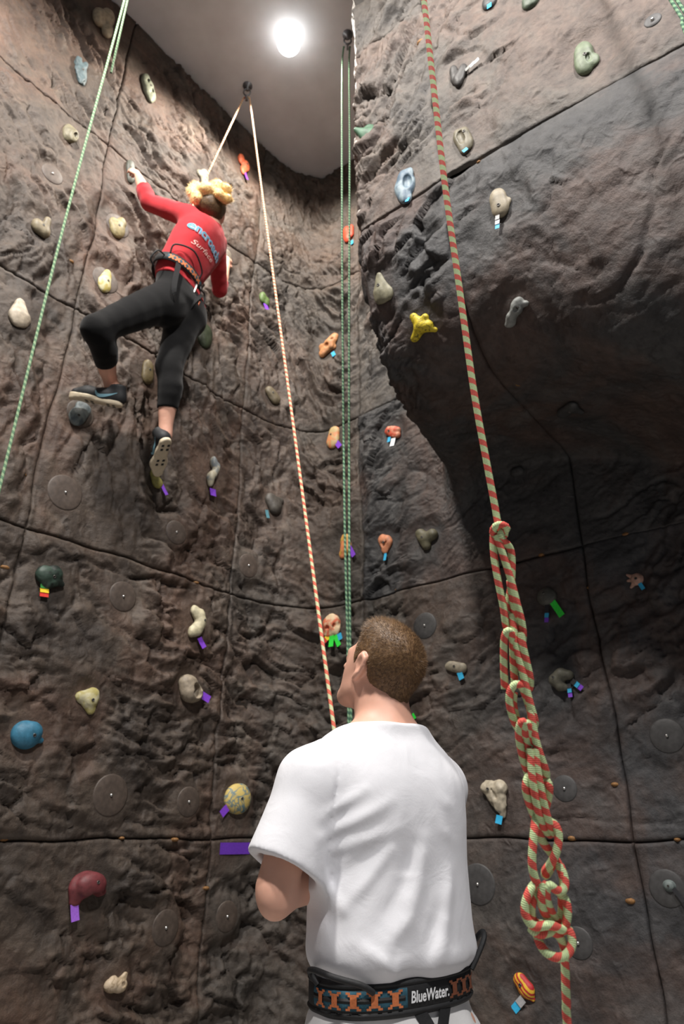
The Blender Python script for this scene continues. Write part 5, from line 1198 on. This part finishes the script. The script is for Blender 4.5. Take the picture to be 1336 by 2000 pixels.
# ---- hair: brown roots, blond loose bun on top
M_ROOT = hair_material('hair_brown_roots', (62, 46, 30), (92, 70, 44)); M_BLOND = hair_material('hair_blond', (206, 168, 104), (238, 212, 156))
def ghair(P):
    Q = g_head(P); y, z = Q[:, 1], Q[:, 2]
    line = np.interp(y, [-.11, -.07, -.03, .005, .03, .05, .08, .10], [-.070, -.070, -.050, -.005, .012, .035, .070, .09]); cut = z-line
    d = head_sdf(Q, ears=False)*GS-(.006+.010*sstep(0, .07, cut))+.003*fbm(P*np.array([40, 40, 40]), 2)
    return smax(d, -cut*.8, .008)
hV2, hF2 = surface_nets(ghair, HCg-.16, HCg+.16, .0055, relax=1); hr = obj('hair', hV2-CO, hF2, M_ROOT, gal)
bunc = HCg+GH@np.array([0.0, -.058, .064])*GS
def bun(P):
    Q = (P-bunc)@GH/1.12
    d = ell(Q, (0.0, .00, .01), (.080, .070, .052))
    for (x, y, z, r) in ((-.085, -.02, .015, .030), (-.075, .0, .055, .026), (.07, -.02, .045, .028), (.03, -.045, .04, .030), (-.02, -.05, .015, .034), (.075, -.035, -.015, .028), (-.06, -.03, -.025, .032), (.02, 0, .065, .030), (.045, -.055, -.01, .026)):
        d = smin(d, np.linalg.norm(Q-np.array([x, y, z]), axis=1)-r, .014)
    return d+.012*fbm(Q*np.array([20, 34, 34]), 3)
bV, bF = surface_nets(bun, bunc-.14, bunc+.14, .0055, relax=1); bo_ = obj('hair_bun', bV-CO, bF, M_BLOND, hr)
rgd = np.random.default_rng(5)
sV, sF = strands_mesh(bV, bF, 3500, lambda P: np.full(len(P), .022), .0010, lambda P: np.cross(P-bunc, hd_up)+rgd.normal(size=P.shape)*.02, seed=4, lift=.35)
so2 = obj('hair_strands', sV-CO, sF, M_BLOND, hr, smooth=False); so2['kind'] = 'stuff'
# ---- lettering on the back
M_BLUE = simple('print_blue', srgb(88, 158, 190), 0.7, grain=0.1); M_PALE = simple('print_pale', srgb(206, 196, 210), 0.7); M_SCR = simple('print_script', srgb(236, 200, 190), 0.7)
tb_ = BVHTree.FromPolygons([tuple(v) for v in topV], [tuple(map(int, f)) for f in topF])
def on_back(px0, py0, px1, py1, body, size, mat, name, shear=0, offset=0, lift=.004, up_hint=None):
    hits = [tb_.ray_cast(Vector(CAM), Vector(ray(*p)).normalized()) for p in ((px0, py0), (px1, py1))]
    a, b = np.array(hits[0][0]), np.array(hits[1][0]); ex = unit(b-a); ez = unit(np.array(hits[0][1])+np.array(hits[1][1])+2*WN); ez = unit(ez-ex*(ez@ex)); ey = np.cross(ez, ex)
    V, F = text_mesh(body, size, shear, offset=offset); V[:, 0] -= V[:, 0].min(); V[:, 0] *= np.linalg.norm(b-a)/V[:, 0].max()
    out = []
    for x, y, _ in V:
        p = a+ex*x+ey*y; r = unit(p-CAM); 
        l, n_, _, _ = tb_.ray_cast(Vector(p+ez*.15), Vector(-ez))
        if l is None: l, n_, _, _ = tb_.find_nearest(Vector(p))
        out.append(np.array(l)+np.array(n_)*lift)
    return obj(name, np.array(out)-CO, F, mat, gal, smooth=False)
on_back(363, 444, 421, 514, 'encroach', .066, M_PALE, 'back_lettering', offset=.0030, lift=.0035)
on_back(363, 444, 421, 514, 'encroach', .066, M_BLUE, 'back_lettering', offset=.0006, lift=.0050)
on_back(372, 474, 411, 514, 'Surface', .038, M_SCR, 'script_lettering', shear=.35, lift=.004)
# ---- harness
hg = empty('harness', (0, 0, 0)); hg.parent = gal
BC = J['waist']+sp*.002
bx = rt; bup = sp; bx = unit(bx-bup*(bx@bup)); bfw = np.cross(bup, bx); bfw = -bfw if bfw@WN > 0 else bfw
def gbelt(t, z, o=0.0): return BC+bx*(.152+o)*math.sin(t)-bfw*(.110+o)*math.cos(t)+bup*z
def gband(z0, z1, o, th_, t0=0, t1=2*math.pi, n=72):
    V = []; F = []
    ts = np.linspace(t0, t1, n)
    for t in ts: V += [gbelt(t, z0, o), gbelt(t, z0, o+th_), gbelt(t, z1, o+th_), gbelt(t, z1, o)]
    for i in range(n-1):
        for j in range(4): F.append((4*i+j, 4*i+(j+1) % 4, 4*i+4+(j+1) % 4, 4*i+4+j))
    F += [(0, 3, 2, 1), (4*n-4, 4*n-3, 4*n-2, 4*n-1)]
    return np.array(V)-CO, F
V, F = gband(-.024, .024, .004, .006); obj('waist_belt', V, F, M_BLACK, hg)
V, F = gband(-.014, .014, .0085, .002, -1.35, .30, 40); obj('teal_band', V, F, M_TEAL, hg)
for i in range(6):
    t0 = -1.25+.25*i; V = []; F = []
    for (ta, tb2, za, zb) in ((0, .14, -.007, .007), (-.04, .04, .006, .013), (.10, .18, .006, .013), (-.04, .04, -.013, -.006), (.10, .18, -.013, -.006)):
        b_ = len(V); V += [gbelt(t0+ta, za, .0115)-CO, gbelt(t0+tb2, za, .0115)-CO, gbelt(t0+tb2, zb, .0115)-CO, gbelt(t0+ta, zb, .0115)-CO]; F.append((b_, b_+1, b_+2, b_+3))
    obj('woven_motif', V, F, M_ORNG, hg, smooth=False)
V, F = gband(-.004, .004, .0085, .002, .38, .95, 20); obj('white_stripe', V, F, simple('belt_print_white', srgb(205, 205, 208), .7), hg)
def gt(pts, r, name, mat, seg=8): V, F, _ = tube(spline(pts, .01), r, seg); return obj(name, V-CO, F, mat, hg)
gt([gbelt(-1.3, .02, .01), gbelt(-1.2, .065, .03), gbelt(-.6, .085, .035), gbelt(-.05, .05, .025), gbelt(.1, .02, .01)], .0045, 'gear_loop', M_BLACK)
gt([onleft(380, 563, .43), onleft(392, 566, .42), onleft(400, 577, .40), onleft(398, 592, .40), onleft(387, 600, .41), onleft(381, 592, .42)], .0045, 'gear_loop', M_BLACK)
gt([gbelt(-1.5, .0, .01), gbelt(-1.6, -.01, .05), gbelt(-1.75, -.06, .05), gbelt(-1.8, -.07, .01)], .004, 'gear_loop', M_BLACK)
c0 = onleft(379, 566, .45)
gt([c0+bup*.035, c0+bup*.02+WN*.012, c0-bup*.03+WN*.012, c0-bup*.05, c0-bup*.03-WN*.010, c0+bup*.02-WN*.010, c0+bup*.035], .0055, 'carabiner', M_STEEL)
c1 = onleft(384, 597, .43)
gt([c1+bup*.03, c1+bup*.015+WN*.014, c1-bup*.02+WN*.014, c1-bup*.035, c1-bup*.02-WN*.012, c1+bup*.015-WN*.012, c1+bup*.03], .0055, 'carabiner', simple('copper_carabiner', srgb(220, 130, 100), .25, .9))
M_REDW = simple('red_webbing', srgb(190, 40, 44), .7, grain=.1)
gt([onleft(372, 560, .44), onleft(378, 577, .44), onleft(383, 588, .43)], .007, 'red_sling', M_REDW)
def gstrap(pts, w, name, nrm): 
    o = strap([p-CO for p in pts], w, name, hg, nrm=nrm); return o
bk = WN
gstrap([gbelt(-.85, -.02, .012), J['lhip']+WN*.115+hup*.01-hp*.03, J['lhip']+WN*.118-hup*.06, J['lhip']+WN*.10-hup*.12+hp*.03], .030, 'leg_strap', WN)
gstrap([gbelt(.55, -.02, .012), J['rhip']+WN*.125+hup*.04, J['pelvis']+WN*.130-hup*.05-hp*.0, J['pelvis']+WN*.10-hup*.10-hp*.03], .018, 'leg_strap', WN)
gt([J['rhip']+WN*.11-hup*.10-hp*.06, J['rhip']+WN*.125-hup*.10+hp*.02, J['rhip']+WN*.08-hup*.09+hp*.09], .006, 'leg_loop', M_BLACK)
TIE_IN = BC+bfw*.115+bup*.0
# ---- shoes
M_SHBK = simple('shoe_black_mesh', srgb(30, 32, 34), .65, grain=.25, scale=300, bump=.4); M_SOLE = simple('shoe_sole_cream', srgb(206, 192, 166), .6, grain=.06); M_SWO = simple('shoe_flash', srgb(120, 164, 178), .5)
def shoe_parts(heel, toe, up, mirror, name):
    f = unit(toe-heel); u = unit(up-f*(up@f)); r_ = np.cross(f, u); Fm = np.stack([r_, f, u], 1); L = np.linalg.norm(toe-heel)/.27
    t = empty(name, (0, 0, 0)); t.parent = gal
    S_ = lambda V: (heel+(np.asarray(V)*L)@Fm.T)-CO
    def sole(P): 
        d2 = chain(P*np.array([1, 1, 0]), [(0, .035, 0, .033), (0.004*mirror, .10, 0, .031), (0, .18, 0, .045), (-.008*mirror, .235, 0, .030)], .02)
        return smax(smax(d2, -P[:, 2]-.0+.012*sstep(.2, .27, P[:, 1])*-1, .006), P[:, 2]-.028-.006*sstep(.06, 0, P[:, 1]), .006)
    V, F = surface_nets(sole, (-.07, -.02, -.03), (.07, .29, .06), .006, relax=1); sl = obj('sole', S_(V), F, M_SOLE, t)
    def upper(P):
        d = chain(P, [(0, .030, .045, .030), (0, .10, .045, .034), (0, .18, .036, .038), (-.006*mirror, .235, .030, .024)], .03)
        d = smin(d, cap(P, (0, .028, .05), (0, .040, .100), .034, .040), .03)
        d = smax(d, -cap(P, (0, .045, .075), (0, .04, .20), .029, .042), .006)
        return smax(smax(d, -(P[:, 2]-.016), .004), P[:, 2]-.112, .004)
    V, F = surface_nets(upper, (-.07, -.02, 0), (.07, .29, .13), .0055, relax=1); uo = obj('upper', S_(V), F, M_SHBK, t)
    ub = BVHTree.FromPolygons([tuple(v) for v in V], [tuple(map(int, q)) for q in F])
    for sd in (-1, 1):           # curved flash on each side
        cen = spline([(0, .035, .062), (0, .07, .046), (0, .10, .035), (0, .122, .033), (0, .135, .042), (0, .140, .055)], .004); wd = np.interp(np.linspace(0, 1, len(cen)), [0, .55, .8, 1], [.001, .0075, .008, .002])
        Vv = []; Ff = []
        T = np.gradient(cen, axis=0)
        for c, w, tt in zip(cen, wd, T):
            tt = unit(tt); nrm = np.array([0, -tt[2], tt[1]])
            for sg in (-1, 1):
                p = c+nrm*w*sg; l, n_, _, _ = ub.ray_cast(Vector((sd*.12, p[1], p[2])), Vector((-sd, 0, 0)))
                Vv.append(np.array(l)+np.array([sd*.0015, 0, 0]) if l is not None else np.array([sd*.035, p[1], p[2]]))
        for i in range(len(cen)-1): Ff.append((2*i, 2*i+1, 2*i+3, 2*i+2))
        obj('side_flash', S_(Vv), Ff, M_SWO, t, smooth=False)
    for i in range(4):           # black lugs let into the sole
        for x in (-.016, .016):
            y = .045+.028*i+(.05 if i > 1 else 0); w = .007
            V = [(x-w, y-w, -.002), (x+w, y-w, -.002), (x+w, y+w, -.002), (x-w, y+w, -.002), (x-w, y-w, .006), (x+w, y-w, .006), (x+w, y+w, .006), (x-w, y+w, .006)]
            obj('lug', S_(V), [(0, 3, 2, 1), (4, 5, 6, 7), (0, 1, 5, 4), (1, 2, 6, 5), (2, 3, 7, 6), (3, 0, 4, 7)], M_SHBK, t, smooth=False)
    V, F, _ = tube(spline([(-.022, .062, .088), (0, .075, .092), (.022, .062, .088)], .006), .003, 6); obj('lace', S_(V), F, simple('lace_grey', srgb(170, 176, 180), .7), t)
    V, F, _ = tube(spline([(-.026, .085, .078), (0, .098, .082), (.026, .085, .078)], .006), .003, 6); obj('lace', S_(V), F, M_SWO, t)
shoe_parts(hl_, tl_, ul_, 1, 'shoe')
shoe_parts(hr_, tr_, ur_, -1, 'shoe')
build_belay(TIE_IN, BELAY_DEV, LH_W, RH_W)
build_panels()
